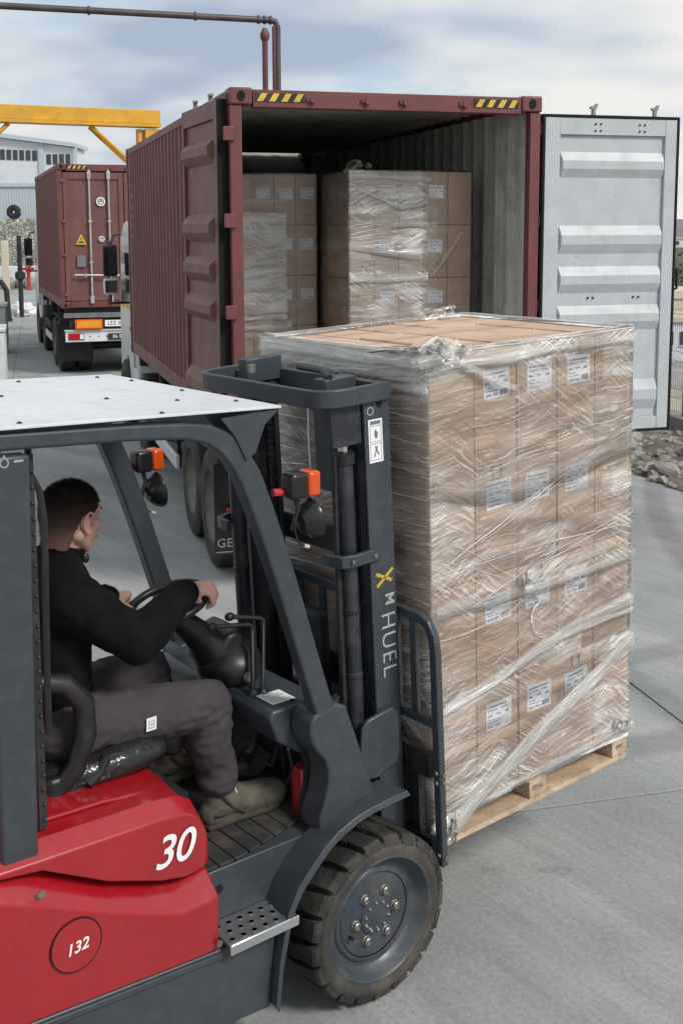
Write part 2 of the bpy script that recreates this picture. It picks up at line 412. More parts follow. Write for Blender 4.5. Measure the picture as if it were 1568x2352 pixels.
# ------------------------------------------------------------------ ground
def concrete_mat():
    m = bpy.data.materials.new('concrete'); m.use_nodes = True
    nt = m.node_tree; N = nt.nodes; L = nt.links; b = N['Principled BSDF']
    geo = N.new('ShaderNodeNewGeometry')
    def noi(scale, det=6, rough=0.55, vec=None, dist=0.0):
        n = N.new('ShaderNodeTexNoise'); n.inputs['Scale'].default_value = scale; n.inputs['Detail'].default_value = det
        n.inputs['Roughness'].default_value = rough; n.inputs['Distortion'].default_value = dist
        L.new(vec if vec else geo.outputs['Position'], n.inputs['Vector']); return n.outputs['Fac']
    def ramp(f, p0, c0, p1, c1):
        r = N.new('ShaderNodeValToRGB'); r.color_ramp.elements[0].position = p0; r.color_ramp.elements[0].color = (*c0, 1)
        r.color_ramp.elements[1].position = p1; r.color_ramp.elements[1].color = (*c1, 1); L.new(f, r.inputs[0]); return r.outputs[0]
    def mapping(rot, sc):
        mp = N.new('ShaderNodeMapping'); mp.vector_type = 'TEXTURE'; mp.inputs['Rotation'].default_value = (0, 0, rot); mp.inputs['Scale'].default_value = (1 / sc[0], 1 / sc[1], 1)
        L.new(geo.outputs['Position'], mp.inputs[0]); return mp.outputs[0]
    def mixc(f, a, c, mode='MIX'):
        x = N.new('ShaderNodeMixRGB'); x.blend_type = mode
        if isinstance(f, float): x.inputs[0].default_value = f
        else: L.new(f, x.inputs[0])
        L.new(a, x.inputs[1])
        if isinstance(c, tuple): x.inputs[2].default_value = (*c, 1)
        else: L.new(c, x.inputs[2])
        return x.outputs[0]
    base = ramp(noi(0.55, 5, 0.6), 0.30, (0.222, 0.231, 0.228), 0.70, (0.360, 0.372, 0.365))
    # broad tyre and broom sweeps
    sw = ramp(noi(1.0, 5, 0.62, mapping(R(-58), (0.30, 1.7, 1))), 0.47, (0, 0, 0), 0.72, (0.75, 0.75, 0.75))
    c = mixc(sw, base, (0.43, 0.435, 0.42))
    sw2 = ramp(noi(1.0, 4, 0.6, mapping(R(-40), (0.35, 1.9, 1))), 0.54, (0, 0, 0), 0.80, (0.45, 0.45, 0.45))
    c = mixc(sw2, c, (0.165, 0.170, 0.172))
    # fine broomed lines
    br = ramp(noi(1.0, 2, 0.6, mapping(R(-55), (1.2, 42.0, 1))), 0.30, (0.90, 0.90, 0.90), 0.70, (1.06, 1.06, 1.06))
    c = mixc(0.8, c, br, 'MULTIPLY')
    # speckle, pits and pale scuffs
    sp = ramp(noi(46.0, 3, 0.7), 0.35, (0.86, 0.86, 0.86), 0.66, (1.09, 1.09, 1.09))
    c = mixc(1.0, c, sp, 'MULTIPLY')
    st = ramp(noi(3.1, 6, 0.7), 0.64, (0, 0, 0), 0.80, (0.6, 0.6, 0.6))
    c = mixc(st, c, (0.12, 0.12, 0.118))
    sc_ = ramp(noi(1.0, 6, 0.72, mapping(R(-66), (0.9, 7.0, 1))), 0.66, (0, 0, 0), 0.82, (0.55, 0.55, 0.55))
    c = mixc(sc_, c, (0.47, 0.46, 0.44))
    sx = N.new('ShaderNodeSeparateXYZ'); L.new(geo.outputs['Position'], sx.inputs[0])
    def m_(op, a, b_=None, c_=None):
        n = N.new('ShaderNodeMath'); n.operation = op
        for i, v in enumerate((a, b_, c_)):
            if v is None: continue
            if isinstance(v, (int, float)): n.inputs[i].default_value = v
            else: L.new(v, n.inputs[i])
        return n.outputs[0]
    tn = noi(7.0, 5, 0.75); fade = noi(0.35, 3, 0.5)
    for (cx, cy, rad, amt) in ((9.5, -1.5, 8.3, .75), (9.5, -1.5, 9.25, .65), (-3.0, 17.5, 11.2, .55), (-3.0, 17.5, 12.3, .55), (16.0, 9.0, 13.1, .50), (-14.0, 2.0, 16.6, .5)):
        dx, dy = m_('SUBTRACT', sx.outputs[0], cx), m_('SUBTRACT', sx.outputs[1], cy)
        d = m_('SQRT', m_('ADD', m_('MULTIPLY', dx, dx), m_('MULTIPLY', dy, dy)))
        e = m_('ABSOLUTE', m_('SUBTRACT', d, rad))
        k = N.new('ShaderNodeMapRange'); k.interpolation_type = 'SMOOTHSTEP'; k.inputs['From Min'].default_value = .17; k.inputs['From Max'].default_value = .06; L.new(e, k.inputs['Value'])
        g_ = m_('MULTIPLY', m_('MULTIPLY', k.outputs[0], amt), m_('MULTIPLY', m_('MULTIPLY', tn, 1.6), m_('MULTIPLY', fade, 1.5)))
        c = mixc(g_, c, (0.07, 0.07, 0.07))
    oil = ramp(noi(1.15, 5, 0.6), 0.635, (0, 0, 0), 0.70, (0.50, 0.50, 0.50))
    c = mixc(oil, c, (0.085, 0.085, 0.085))
    L.new(c, b.inputs['Base Color'])
    b.inputs['Roughness'].default_value = 0.78; b.inputs['Specular IOR Level'].default_value = 0.35
    bp = N.new('ShaderNodeBump'); bp.inputs['Strength'].default_value = 0.35; bp.inputs['Distance'].default_value = 0.004
    L.new(noi(70.0, 2, 0.7), bp.inputs['Height']); L.new(bp.outputs[0], b.inputs['Normal'])
    MATS['concrete'] = m
concrete_mat()

AX = Vector((math.cos(0.25), math.sin(0.25), 0)); BX = Vector((-math.sin(0.25), math.cos(0.25), 0))
def ab(a, b, z=0.0): return AX * a + BX * b + Vector((0, 0, z))

g = MB()
g.add([ab(-70, -20, -0.012), ab(7.84, -20, -0.012), ab(7.84, 84, -0.012), ab(-70, 84, -0.012),
       ab(-70, -20, -0.6), ab(7.84, -20, -0.6), ab(7.84, 84, -0.6), ab(-70, 84, -0.6)],
      [(0,1,2,3),(4,7,6,5),(0,4,5,1),(1,5,6,2),(2,6,7,3),(3,7,4,0)])
yard = struct(g.build('yard_ground', 'concrete'))
alist = [3.46 + 4.0 * k for k in range(-5, 1)] + [6.55]
for i in range(len(alist) - 1):
    for j in range(-1, 9):
        q = MB(); G = 0.006
        a0, a1, b0, b1 = alist[i] + G, alist[i+1] - G, 5.0 * j + G, 5.0 * j + 5.0 - G
        q.add([ab(a0,b0,-.0118), ab(a1,b0,-.0118), ab(a1,b1,-.0118), ab(a0,b1,-.0118), ab(a0,b0,0), ab(a1,b0,0), ab(a1,b1,0), ab(a0,b1,0)],
              [(0,3,2,1),(4,5,6,7),(0,1,5,4),(1,2,6,5),(2,3,7,6),(3,0,4,7)])
        q.build('concrete_slab', 'concrete', yard, bevel=0.004, seg=1)

# valley far below the yard edge, hills behind
def grid(name, m, x0, x1, nx, y0, y1, ny, hf):
    q = MB()
    for j in range(ny + 1):
        for i in range(nx + 1):
            x = x0 + (x1 - x0) * i / nx; y = y0 + (y1 - y0) * j / ny
            q.v.append(Vector((x, y, hf(x, y))))
    for j in range(ny):
        for i in range(nx):
            k = j * (nx + 1) + i
            q.f.append((k, k + 1, k + nx + 2, k + nx + 1))
    return q.build(name, m, ang=180)
def fb(x, y, s, o=5): return mnoise.fractal(Vector((x * s, y * s, 3.7)), 1.0, 2.0, o)

def land_mat(name, cols, scale):
    m = bpy.data.materials.new(name); m.use_nodes = True; nt = m.node_tree; N = nt.nodes; L = nt.links; b = N['Principled BSDF']
    geo = N.new('ShaderNodeNewGeometry')
    n = N.new('ShaderNodeTexNoise'); n.inputs['Scale'].default_value = scale; n.inputs['Detail'].default_value = 10; n.inputs['Roughness'].default_value = 0.68
    mp = N.new('ShaderNodeMapping'); mp.inputs['Scale'].default_value = (1, 0.45, 2.2); L.new(geo.outputs['Position'], mp.inputs[0]); L.new(mp.outputs[0], n.inputs['Vector'])
    r = N.new('ShaderNodeValToRGB'); r.color_ramp.elements[0].position = 0.33; r.color_ramp.elements[0].color = (*cols[0], 1)
    r.color_ramp.elements[1].position = 0.66; r.color_ramp.elements[1].color = (*cols[-1], 1)
    for i, c in enumerate(cols[1:-1]):
        e = r.color_ramp.elements.new(0.33 + 0.33 * (i + 1) / (len(cols) - 1)); e.color = (*c, 1)
    L.new(n.outputs['Fac'], r.inputs[0]); L.new(r.outputs[0], b.inputs['Base Color']); b.inputs['Roughness'].default_value = 0.95
    MATS[name] = m
land_mat('hill_far_mat', [(0.15, 0.15, 0.165), (0.20, 0.195, 0.205), (0.13, 0.145, 0.14), (0.25, 0.24, 0.24)], 0.02)  # far hill: blue-grey distance haze is put into the vegetation colours
land_mat('hill_near_mat', [(0.050, 0.062, 0.040), (0.10, 0.115, 0.07), (0.065, 0.08, 0.05), (0.16, 0.175, 0.10)], 0.05)
land_mat('valley_mat', [(0.17, 0.17, 0.15), (0.40, 0.36, 0.27), (0.24, 0.24, 0.23), (0.48, 0.45, 0.36)], 0.035)
vg = MB(); vg.add([(-2500, -200, -11), (2500, -200, -11), (2500, 3000, -11), (-2500, 3000, -11)], [(0, 1, 2, 3)])
struct(vg.build('valley_floor', 'valley_mat'))
struct(grid('near_hill', 'hill_near_mat', -150, 420, 110, 232, 420, 44,
     lambda x, y: -11.2 + 9.0 * max(0, min(1, (y - 232) / 120.0)) ** 0.7 * (0.75 + 0.5 * fb(x, y, 0.02)) + 1.2 * fb(x, y, 0.13)))
struct(grid('far_hill', 'hill_far_mat', -500, 1300, 120, 560, 1000, 40,
     lambda x, y: -12 + 20.5 * max(0, min(1, (y - 560) / 260.0)) ** 0.8 * (0.86 + 0.42 * fb(x, y, 0.008)) + 0.9 * fb(x, y, 0.05)))

def house(name, x, y, z, w, d, h, label, cat, wallm='bldg_white', roofm='cream', wins=(), rz=0.0, gable=0.25):
    r = empty(name, (x, y, z), rz, label, cat)
    MB().box(-w/2, w/2, 0, d, 0, h).build('wall', wallm, r)
    MB().prism([(-w/2 - .2, h + .003), (w/2 + .2, h + .003), (w/2 + .2, h + .2), (0, h + .2 + gable * w / 4), (-w/2 - .2, h + .2)], 'y', -0.3, d + 0.3).build('roof', roofm, r)
    for (wx, wz, ww, wh) in wins:
        o = MB().box(wx, wx + ww, -0.12, -0.03, wz, wz + wh).build('window', 'bldg_glass', r)
        MB().box(wx - .08, wx + ww + .08, -0.16, -0.121, wz - .1, wz - .001).build('sill', wallm, o)
    return r
house('white_building', 36.5, 122, -11, 14, 9, 4.1, 'low white building with dark windows beyond the wire fence', 'building',
      wins=[(-3.4 + 2.0 * k, 1.7, 1.3, 1.4) for k in range(5)], gable=0.1)
house('pale_tent', 56, 188, -11, 30, 14, 2.6, 'wide pale flat roofed tent behind the low white building', 'tent', wallm='cream', roofm='cream', gable=0.16)
house('hillside_house', 101, 362, -3.2, 9, 7, 2.6, 'small white house on the hillside, left of a pair', 'house', wins=[(-3, .8, 1.2, 1.1), (0.6, .8, 1.2, 1.1)])
house('hillside_house', 115, 366, -3.4, 11, 7, 2.4, 'wider white house on the hillside, right of a pair', 'house', wins=[(-3.6, .8, 1.2, 1.1), (0.8, .8, 1.2, 1.1)])

# scrub on the near hill: one mass of small leaf clumps
sb = MB(); rr = random.Random(3)
for k in range(900):
    x = rr.uniform(58, 150); y = rr.uniform(236, 300)
    zz = -11.2 + 9.0 * max(0, min(1, (y - 232) / 120.0)) ** 0.7 * (0.75 + 0.5 * fb(x, y, 0.02)) + 1.2 * fb(x, y, 0.13)
    s_ = rr.uniform(0.45, 1.15)
    for q in range(7):
        c = Vector((x + rr.gauss(0, .6) * s_, y + rr.gauss(0, .5) * s_, zz + rr.uniform(0, 1.3) * s_))
        t = Matrix.Rotation(rr.uniform(0, 6), 4, 'Z') @ Matrix.Rotation(rr.uniform(0, 3), 4, 'X'); a = 0.55 * s_
        sb.add([c + t @ Vector((-a, 0, 0)), c + t @ Vector((0, -a * .6, a * .2)), c + t @ Vector((a, 0, 0)), c + t @ Vector((0, a * .6, -a * .2))], [(0, 1, 2), (0, 2, 3)])
tag(sb.build('hillside_scrub', 'scrub', smooth=False), 'dark green scrub covering the hillside beyond the fence', 'shrubs', kind='stuff')

# ------------------------------------------------------------------ yard edge at the right: low wall, wire fence, rubble
wroot = empty('low_wall', (0, 0, 0), 0, 'low grey concrete wall carrying the wire fence above the rubble', 'wall')
w = MB()
for k in range(18):
    b0, b1 = 2.0 + 3.0 * k, 5.0 + 3.0 * k - 0.012
    q = MB(); q.add([ab(7.80,b0,-.3),ab(8.04,b0,-.3),ab(8.04,b1,-.3),ab(7.80,b1,-.3),ab(7.80,b0,.40),ab(8.04,b0,.40),ab(8.04,b1,.40),ab(7.80,b1,.40)],
        [(0,3,2,1),(4,5,6,7),(0,1,5,4),(1,2,6,5),(2,3,7,6),(3,0,4,7)])
    q.build('wall_block', 'wall_concrete', wroot, bevel=0.012)
froot = empty('wire_fence', (0, 0, 0), 0, 'grey welded wire mesh fence standing on the low wall', 'fence')
for k in range(12):
    b0 = 3.2 + 2.55 * k; b1 = b0 + 2.49
    q = MB(); n = 50
    for i in range(n + 1):
        b_ = b0 + (b1 - b0) * i / n
        pts = []
        for z, off in ((.42, 0), (.62, 0), (.68, .035), (.74, 0), (1.10, 0), (1.16, .035), (1.22, 0), (1.58, 0), (1.64, .035), (1.70, 0), (1.78, 0)):
            pts.append(ab(7.90 - off, b_, z))
        q.tube(pts, 0.0026, 4, caps=False)
    for z in (.45, .62, .74, 1.10, 1.22, 1.58, 1.70):
        q.tube([ab(7.899, b0, z), ab(7.899, b1, z)], 0.0032, 4)
    q.build('mesh_panel', 'fence_wire', froot)
    MB().tube([ab(7.93, b0 - .03, .401), ab(7.93, b0 - .03, 1.85)], 0.028, 8).build('post', 'fence_wire', froot)

def stone(q, c, r, rnd, seed, sub=2, sq=0.7):
    bm = bmesh.new(); bmesh.ops.create_icosphere(bm, subdivisions=sub, radius=1.0)
    rot = Matrix.Rotation(rnd.uniform(0, 6.28), 3, 'Z') @ Matrix.Rotation(rnd.uniform(-.5, .5), 3, 'X')
    sx, sy, sz = rnd.uniform(.75, 1.3), rnd.uniform(.7, 1.1), rnd.uniform(.45, .8) * sq / .7
    vs = []
    for v in bm.verts:
        p = v.co.copy()
        d = 1.0 + 0.38 * mnoise.noise(p * 1.3 + Vector((seed * 7.1, seed * 3.3, 0))) + 0.12 * mnoise.noise(p * 3.1 + Vector((seed, 0, 9)))
        # facets: clamp against a few planes
        for k in range(5):
            nn = mnoise.random_unit_vector() if False else Vector((math.sin(seed * 3 + k * 2.1), math.cos(seed * 5 + k * 1.7), math.sin(seed + k * 2.9))).normalized()
            t = p.dot(nn) * d
            if t > 0.62: p = p - nn * ((t - 0.62) / d) * .9
        p = p * d
        vs.append(rot @ Vector((p.x * sx, p.y * sy, p.z * sz)) * r + Vector(c))
    q.add(vs, [[v.index for v in f.verts] for f in bm.faces]); bm.free()

er = MB(); nb = 60; na = 9
for j in range(nb + 1):
    for i in range(na + 1):
        a_ = 6.50 + (7.82 - 6.50) * i / na; b_ = 3.0 + 40.0 * j / nb
        h_ = 0.012 + 0.26 * (i / na) ** 1.3 + (0.06 * fb(a_ * 3, b_ * 3, 0.9) if 0 < i else 0)
        if i == 0: a_ += 0.12 * fb(1.0, b_, 1.3); h_ = -0.004
        er.v.append(ab(a_, b_, h_))
for j in range(nb):
    for i in range(na):
        k = j * (na + 1) + i; er.f.append((k, k + 1, k + na + 2, k + na + 1))
struct(er.build('earth_verge', 'earth', ang=180))
rk = random.Random(11)
small = MB()
for k in range(900):
    a_ = rk.uniform(6.55, 7.75); b_ = rk.uniform(7, 20)
    stone(small, ab(a_, b_, 0.02 + 0.22 * ((a_ - 6.5) / 1.3) ** 1.3), rk.uniform(0.03, 0.105), rk, k * 1.37, 1)
tag(small.build('rubble', 'rock', smooth=False), 'loose grey rubble heaped along the foot of the low wall', 'rubble', kind='stuff')
for k in range(44):
    a_ = rk.uniform(6.66, 7.70); b_ = rk.uniform(9.6, 16.0)
    q = MB(); stone(q, (0, 0, 0), rk.uniform(0.09, 0.19), rk, 50 + k * 2.11, 2)
    o = q.build('rock', 'rock', smooth=False); o.location = ab(a_, b_, 0.06 + 0.20 * ((a_ - 6.5) / 1.3) ** 1.3)
    tag(o, 'jagged grey rock lying in the rubble under the wire fence', 'rock', 'rocks in the rubble by the low wall')

# ------------------------------------------------------------------ left background
def stonewall_mat():
    m = bpy.data.materials.new('stone_wall'); m.use_nodes = True; nt = m.node_tree; N = nt.nodes; L = nt.links; b = N['Principled BSDF']
    tc = N.new('ShaderNodeTexCoord')
    v = N.new('ShaderNodeTexVoronoi'); v.inputs['Scale'].default_value = 5.5; v.inputs['Randomness'].default_value = 1.0; L.new(tc.outputs['Object'], v.inputs['Vector'])
    v2 = N.new('ShaderNodeTexVoronoi'); v2.feature = 'DISTANCE_TO_EDGE'; v2.inputs['Scale'].default_value = 5.5; L.new(tc.outputs['Object'], v2.inputs['Vector'])
    sp = N.new('ShaderNodeSeparateColor'); L.new(v.outputs['Color'], sp.inputs[0])
    r = N.new('ShaderNodeValToRGB'); r.color_ramp.elements[0].color = (0.20, 0.20, 0.17, 1); r.color_ramp.elements[1].color = (0.52, 0.51, 0.44, 1); L.new(sp.outputs[0], r.inputs[0])
    r2 = N.new('ShaderNodeValToRGB'); r2.color_ramp.elements[0].position = 0.0; r2.color_ramp.elements[0].color = (0.05, 0.055, 0.04, 1); r2.color_ramp.elements[1].position = 0.09; r2.color_ramp.elements[1].color = (1, 1, 1, 1); L.new(v2.outputs['Distance'], r2.inputs[0])
    mx = N.new('ShaderNodeMixRGB'); mx.blend_type = 'MULTIPLY'; mx.inputs[0].default_value = 1; L.new(r.outputs[0], mx.inputs[1]); L.new(r2.outputs[0], mx.inputs[2])
    L.new(mx.outputs[0], b.inputs['Base Color']); b.inputs['Roughness'].default_value = 0.9
    bp = N.new('ShaderNodeBump'); bp.inputs['Distance'].default_value = 0.1; L.new(v2.outputs['Distance'], bp.inputs['Height']); L.new(bp.outputs[0], b.inputs['Normal'])
    MATS['stone_wall'] = m
stonewall_mat()
sw = MB()
nx, nz = 150, 16
for j in range(nz + 1):
    for i in range(nx + 1):
        x = -62 + 50 * i / nx; z = -0.3 + 3.7 * j / nz
        sw.v.append(Vector((x, 68 + 0.16 * z + 0.22 * mnoise.noise(Vector((x * 1.9, 0, z * 1.9))) + 0.12 * mnoise.noise(Vector((x * 4, 3, z * 4))), z)))
for j in range(nz):
    for i in range(nx):
        k = j * (nx + 1) + i; sw.f.append((k, k + 1, k + nx + 2, k + nx + 1))
k0 = len(sw.v)
for i in range(nx + 1):
    sw.v.append(Vector((-62 + 50 * i / nx, 74.5, 3.38)))
for i in range(nx):
    sw.f.append((nz * (nx + 1) + i, nz * (nx + 1) + i + 1, k0 + i + 1, k0 + i))
tag(sw.build('retaining_wall', 'stone_wall', ang=180), 'tall pale rubble stone retaining wall below the white warehouse', 'wall')
kb = MB().box(-62, -12, 66.4, 67.4, -0.01, 0.75)
tag(kb.build('white_ledge', 'roof_white', bevel=0.04), 'long low white ledge at the foot of the stone wall', 'ledge')
for k in range(15):
    q = MB(); stone(q, (0, 0, 0), rk.uniform(0.42, 0.62), rk, 200 + k * 1.9, 2, 0.9)
    o = q.build('boulder', 'rock', ang=28); o.location = (-21.5 + 0.62 * k + rk.uniform(-.15, .15), 57.0 + rk.uniform(-.3, .3), 0.18)
    tag(o, 'pale grey boulder in the row before the stone wall', 'boulder', 'boulders in a row before the stone wall')

# white warehouse on the terrace above
wh = empty('warehouse', (0, 75, 3.4), 0, 'white clad warehouse with a strip of dark windows above the stone wall', 'building')
MB().prism([(-60, 0), (-16.7, 0), (-16.7, 4.45), (-21.9, 5.15), (-60, 10)], 'y', 0, 3.4).build('wall', 'bldg_white', wh)
MB().prism([(-60, 10.02), (-21.9, 5.17), (-16.5, 4.47), (-16.5, 4.72), (-21.9, 5.42), (-60, 10.3)], 'y', -0.35, 3.7).build('roof', 'bldg_rib', wh)
MB().box(-16.69, -16.45, -0.10, 0.12, 0, 4.44).build('downpipe', 'bldg_rib', wh)
MB().box(-60, -16.72, -0.14, -0.003, 2.05, 2.30).build('ledge_band', 'bldg_rib', wh)
for x in (-18.82, -31.5):
    MB().box(x, x + 0.32, -0.12, -0.003, 2.31, 4.85).build('pilaster', 'bldg_rib', wh)
for k in range(128):
    x = -16.74 - 0.17 * (k + 1)
    MB().box(x + 0.03, x + 0.11, -0.05, -0.002, 0.02, 2.04).build('cladding_rib', 'bldg_rib', wh)
wcol = [-21.72 + 0.40 * k for k in range(7)] + [-18.36 + 0.40 * k for k in range(4)]
for k in range(30):
    x = -18.36 + 0.40 * k if k < 4 else -19.24 - 0.40 * (k - 4)
    zt = 4.05 + (0.22 if x < -18.9 else 0.0) + min(1.6, max(0, (-19.2 - x) * 0.04))
    f_ = MB().box(x, x + 0.29, -0.04, -0.002, zt - 0.62, zt).build('window_pane', 'bldg_glass', wh)
tag(MB().tube([(-19.6 + 0.26 * math.cos(t / 14 * 6.2832), 71.6, 3.84 + 0.26 * math.sin(t / 14 * 6.2832)) for t in range(15)], 0.19, 10).build('old_tyre', 'truck_black'),
    'black tyre standing on top of the stone retaining wall', 'tyre')
lamp = empty('wall_lamp', (-21.5, 74.85, 6.2), 0, 'round white dome lamp on the warehouse wall', 'lamp')
MB().ball((0, -0.12, 0), (.3, .3, .26), 14, 8).build('dome', 'bldg_white', lamp); MB().box(-.08, .08, -.1, .13, .2, .34).build('bracket', 'truck_black', lamp)

# hydrant, pump post, cabinets, bag
hy = empty('fire_hydrant', (-14.6, 55.4, 0), 0, 'red pillar fire hydrant standing before the boulders', 'hydrant')
MB().lathe([(.17, 0), (.17, .05), (.10, .07), (.085, .45), (.095, .80), (.16, .92), (.17, 1.0), (.13, 1.10), (.06, 1.16), (.05, 1.2)], 14).build('barrel', 'hydrant_red', hy)
for s in (-1, 1): MB().cyl((0, 0, .98), (s * .27, 0, .98), .07, 10).build('outlet', 'hydrant_red', hy)
MB().tube([(.14 * math.cos(t / 12 * 6.2832), 0, 1.31 + .12 * math.sin(t / 12 * 6.2832)) for t in range(13)], .028, 6).build('ring_handle', 'hydrant_red', hy)

def cabinet(x, y, w, d, h, label, n):
    r = empty('service_cabinet', (x, y, 0), 0.25, label, 'cabinet', 'white service cabinets at the left edge')
    MB().box(-w, 0, 0, d, 0, h).build('body', 'cabinet', r, bevel=.015)
    MB().box(-w - .03, .03, -.03, d + .03, h + .003, h + .07).build('lid', 'cabinet', r, bevel=.012)
    for k in range(n):
        MB().box(-w * (k + 1) / n + .02, -w * k / n - .02, -.022, -.003, .06, h - .08).build('door_panel', 'cabinet', r, bevel=.006)
        MB().box(-w * (k + .5) / n - .01, -w * (k + .5) / n + .01, -.045, -.0225, h * .5, h * .62).build('handle', 'truck_black', r)
    for k in range(7):
        MB().box(.003, .014, .08 + k * d / 7.5, .14 + k * d / 7.5, .15, h - .1).build('vent_slat', 'cabinet', r)
cabinet(-5.90, 20.6, 1.5, 0.9, 1.02, 'nearer white metal service cabinet at the left edge', 2)
cabinet(-7.55, 26.6, 1.5, 0.9, 1.06, 'farther white metal service cabinet behind another at the left edge', 2)
pu = empty('fuel_pump', (-10.7, 36.4, 0), 0.2, 'yellow fuel pump with black hose beside the cabinets', 'fuel pump')
MB().box(-.55, .10, -.2, .2, 0, 1.02).build('housing', 'pump_yellow', pu, bevel=.03)
MB().box(-.50, .05, -.215, -.202, .55, .9).build('display', 'glass_dark', pu)
MB().tube([(-.3, -.28, .9), (-.25, -.28, 1.13), (-.05, -.28, 1.24), (.28, -.28, 1.20), (.42, -.28, .95), (.44, -.28, .4), (.47, -.28, .03)], .085, 10).build('hose', 'truck_black', pu)
MB().box(.40, .56, -.36, -.2, 0, .10).build('nozzle_foot', 'truck_black', pu, bevel=.02)
cp = empty('cream_column', (-10.62, 37.6, 0), 0.2, 'slim cream steel column at the left edge beside a dark pole', 'column')
MB().box(-.12, .10, -.1, .1, 0, 2.45).build('shaft', 'cream', cp, bevel=.02); MB().box(-.2, .18, -.18, .18, 0, .05).build('base_plate', 'cream', cp)
dp = empty('dark_pole', (-10.28, 38.0, 0), 0, 'dark metal pole with a collar next to the cream column', 'pole')
MB().cyl((0, 0, 0), (0, 0, 2.6), .075, 10).build('shaft', 'truck_black', dp)
MB().lathe([(.1, 1.2), (.17, 1.25), (.17, 1.42), (.1, 1.47)], 12).build('collar', 'truck_black', dp)
tp = empty('thin_post', (-15.9, 55.8, 0), 0, 'thin dark post standing left of the hydrant', 'post')
MB().cyl((0, 0, 0), (0, 0, 2.05), .045, 8).build('shaft', 'truck_black', tp); MB().ball((0, 0, 2.07), .06, 8, 6).build('cap', 'truck_black', tp)
bg = MB(); bm = bmesh.new(); bmesh.ops.create_icosphere(bm, subdivisions=4, radius=1.0)
for v in bm.verts:
    p = v.co.copy(); d = 1 + .28 * mnoise.noise(p * 2.2) + .14 * mnoise.noise(p * 5.0 + Vector((4, 0, 0))) + .07 * mnoise.noise(p * 11)
    p = p * d; p.z = max(p.z, -.42); v.co = Vector((p.x * .50, p.y * .34, (p.z + .42) * .30))
bg.add([v.co for v in bm.verts], [[v.index for v in f.verts] for f in bm.faces]); bm.free()
o = bg.build('plastic_bag', 'bag_white', ang=25); o.location = (-10.45, 38.6, 0.0)
tag(o, 'crumpled white plastic bag lying on the concrete by the fuel pump', 'bag')

# yellow gantry and overhead pipe
gy = empty('gantry', (-4.62, 30.6, 0), 0, 'yellow steel gantry beam on a post with diagonal braces', 'gantry')
gd = Vector((-8.35, -4.1, 0)).normalized(); gT = basis(gd, (-gd.y, gd.x, 0), (0, 0, 0))
MB().box(0, 13.0, -.2, .2, 5.42, 5.76, gT).build('beam', 'gantry_yellow', gy, bevel=.015)
MB().box(.005, 13.0, -.26, .26, 5.34, 5.417, gT).build('lower_flange', 'gantry_yellow', gy)
MB().box(.02, .40, -.19, .19, 0, 5.29, gT).build('post', 'gantry_yellow', gy, bevel=.01)
MB().box(.47, .56, -.12, .12, 3.0, 5.29, gT).build('post_flange', 'gantry_yellow', gy)
for s in (-.12, .12):
    MB().tube([gT @ Vector((.55, s, 4.25)), gT @ Vector((1.75, s, 5.31))], .05, 6).build('brace', 'gantry_yellow', gy)
    MB().tube([gT @ Vector((5.1, s, 4.0)), gT @ Vector((3.75, s, 5.31))], .05, 6).build('brace', 'gantry_yellow', gy)
MB().box(5.0, 5.36, -.18, .18, 0, 5.29, gT).build('post', 'gantry_yellow', gy, bevel=.01)
for x in (2.6, 6.2): MB().box(x, x + .04, -.215, -.2005, 5.44, 5.74, gT).build('splice_plate', 'gantry_yellow', gy)
pp = empty('overhead_pipe', (0, 0, 0), 0, 'dark red overhead pipe with two vertical risers behind the container', 'pipe')
A_, B_ = Vector((-8.4, 20.2, 6.62)), Vector((-1.18, 22.6, 6.62))
MB().tube([A_, A_.lerp(B_, .5), B_ + Vector((-.12, -.04, 0)), B_ + Vector((-.02, 0, -.02)), B_ + Vector((.02, 0, -.12)), B_ + Vector((.02, 0, -6.62))], .060, 12).build('main_pipe', 'pipe_dark', pp)
MB().cyl(Vector((-1.37, 22.2, 0)), Vector((-1.37, 22.2, 6.25)), .052, 12).build('riser', 'pipe_red', pp)
MB().lathe([(.052, 6.18), (.085, 6.25), (.09, 6.31), (.04, 6.42), (.0, 6.43)], 12, Matrix.Translation((-1.37, 22.2, 0))).build('riser_cap', 'pipe_red', pp)
MB().cyl(Vector((-1.22, 22.5, 0)), Vector((-1.22, 22.5, 6.5)), .035, 8).build('riser', 'pipe_red', pp)
for t in (.55, .8, .955, .97, .985):
    c = A_.lerp(B_, t); d = (B_ - A_).normalized()
    MB().cyl(c - d * .02, c + d * .02, .080, 12).build('flange', 'pipe_dark', pp)
# ------------------------------------------------------------------ shipping containers and their trucks
KO = Matrix.Translation((-0.77, 8.443, 0)) @ Matrix.Rotation(0.284, 4, 'Z')
GO = Matrix.Translation((-5.266, 22.267, 0)) @ Matrix.Rotation(0.316, 4, 'Z')

def corr_sheet(s0, s1, off0, depth, pitch, fn_, lead=0.06):
    """trapezoid corrugation along s; fn_(s, off, t) -> point; t in (0,1) across the sheet"""
    pr = [(s0, off0), (s0 + lead, off0)]
    s = s0 + lead
    while s + pitch < s1 - lead:
        pr += [(s + pitch * .28, off0 + depth), (s + pitch * .52, off0 + depth), (s + pitch * .80, off0), (s + pitch, off0)]
        s += pitch
    pr += [(s1, off0)]
    q = MB(); n = len(pr)
    q.v = [Vector(fn_(a, o, 0)) for a, o in pr] + [Vector(fn_(a, o, 1)) for a, o in pr]
    q.f = [(i, i + 1, n + i + 1, n + i) for i in range(n - 1)]
    return q

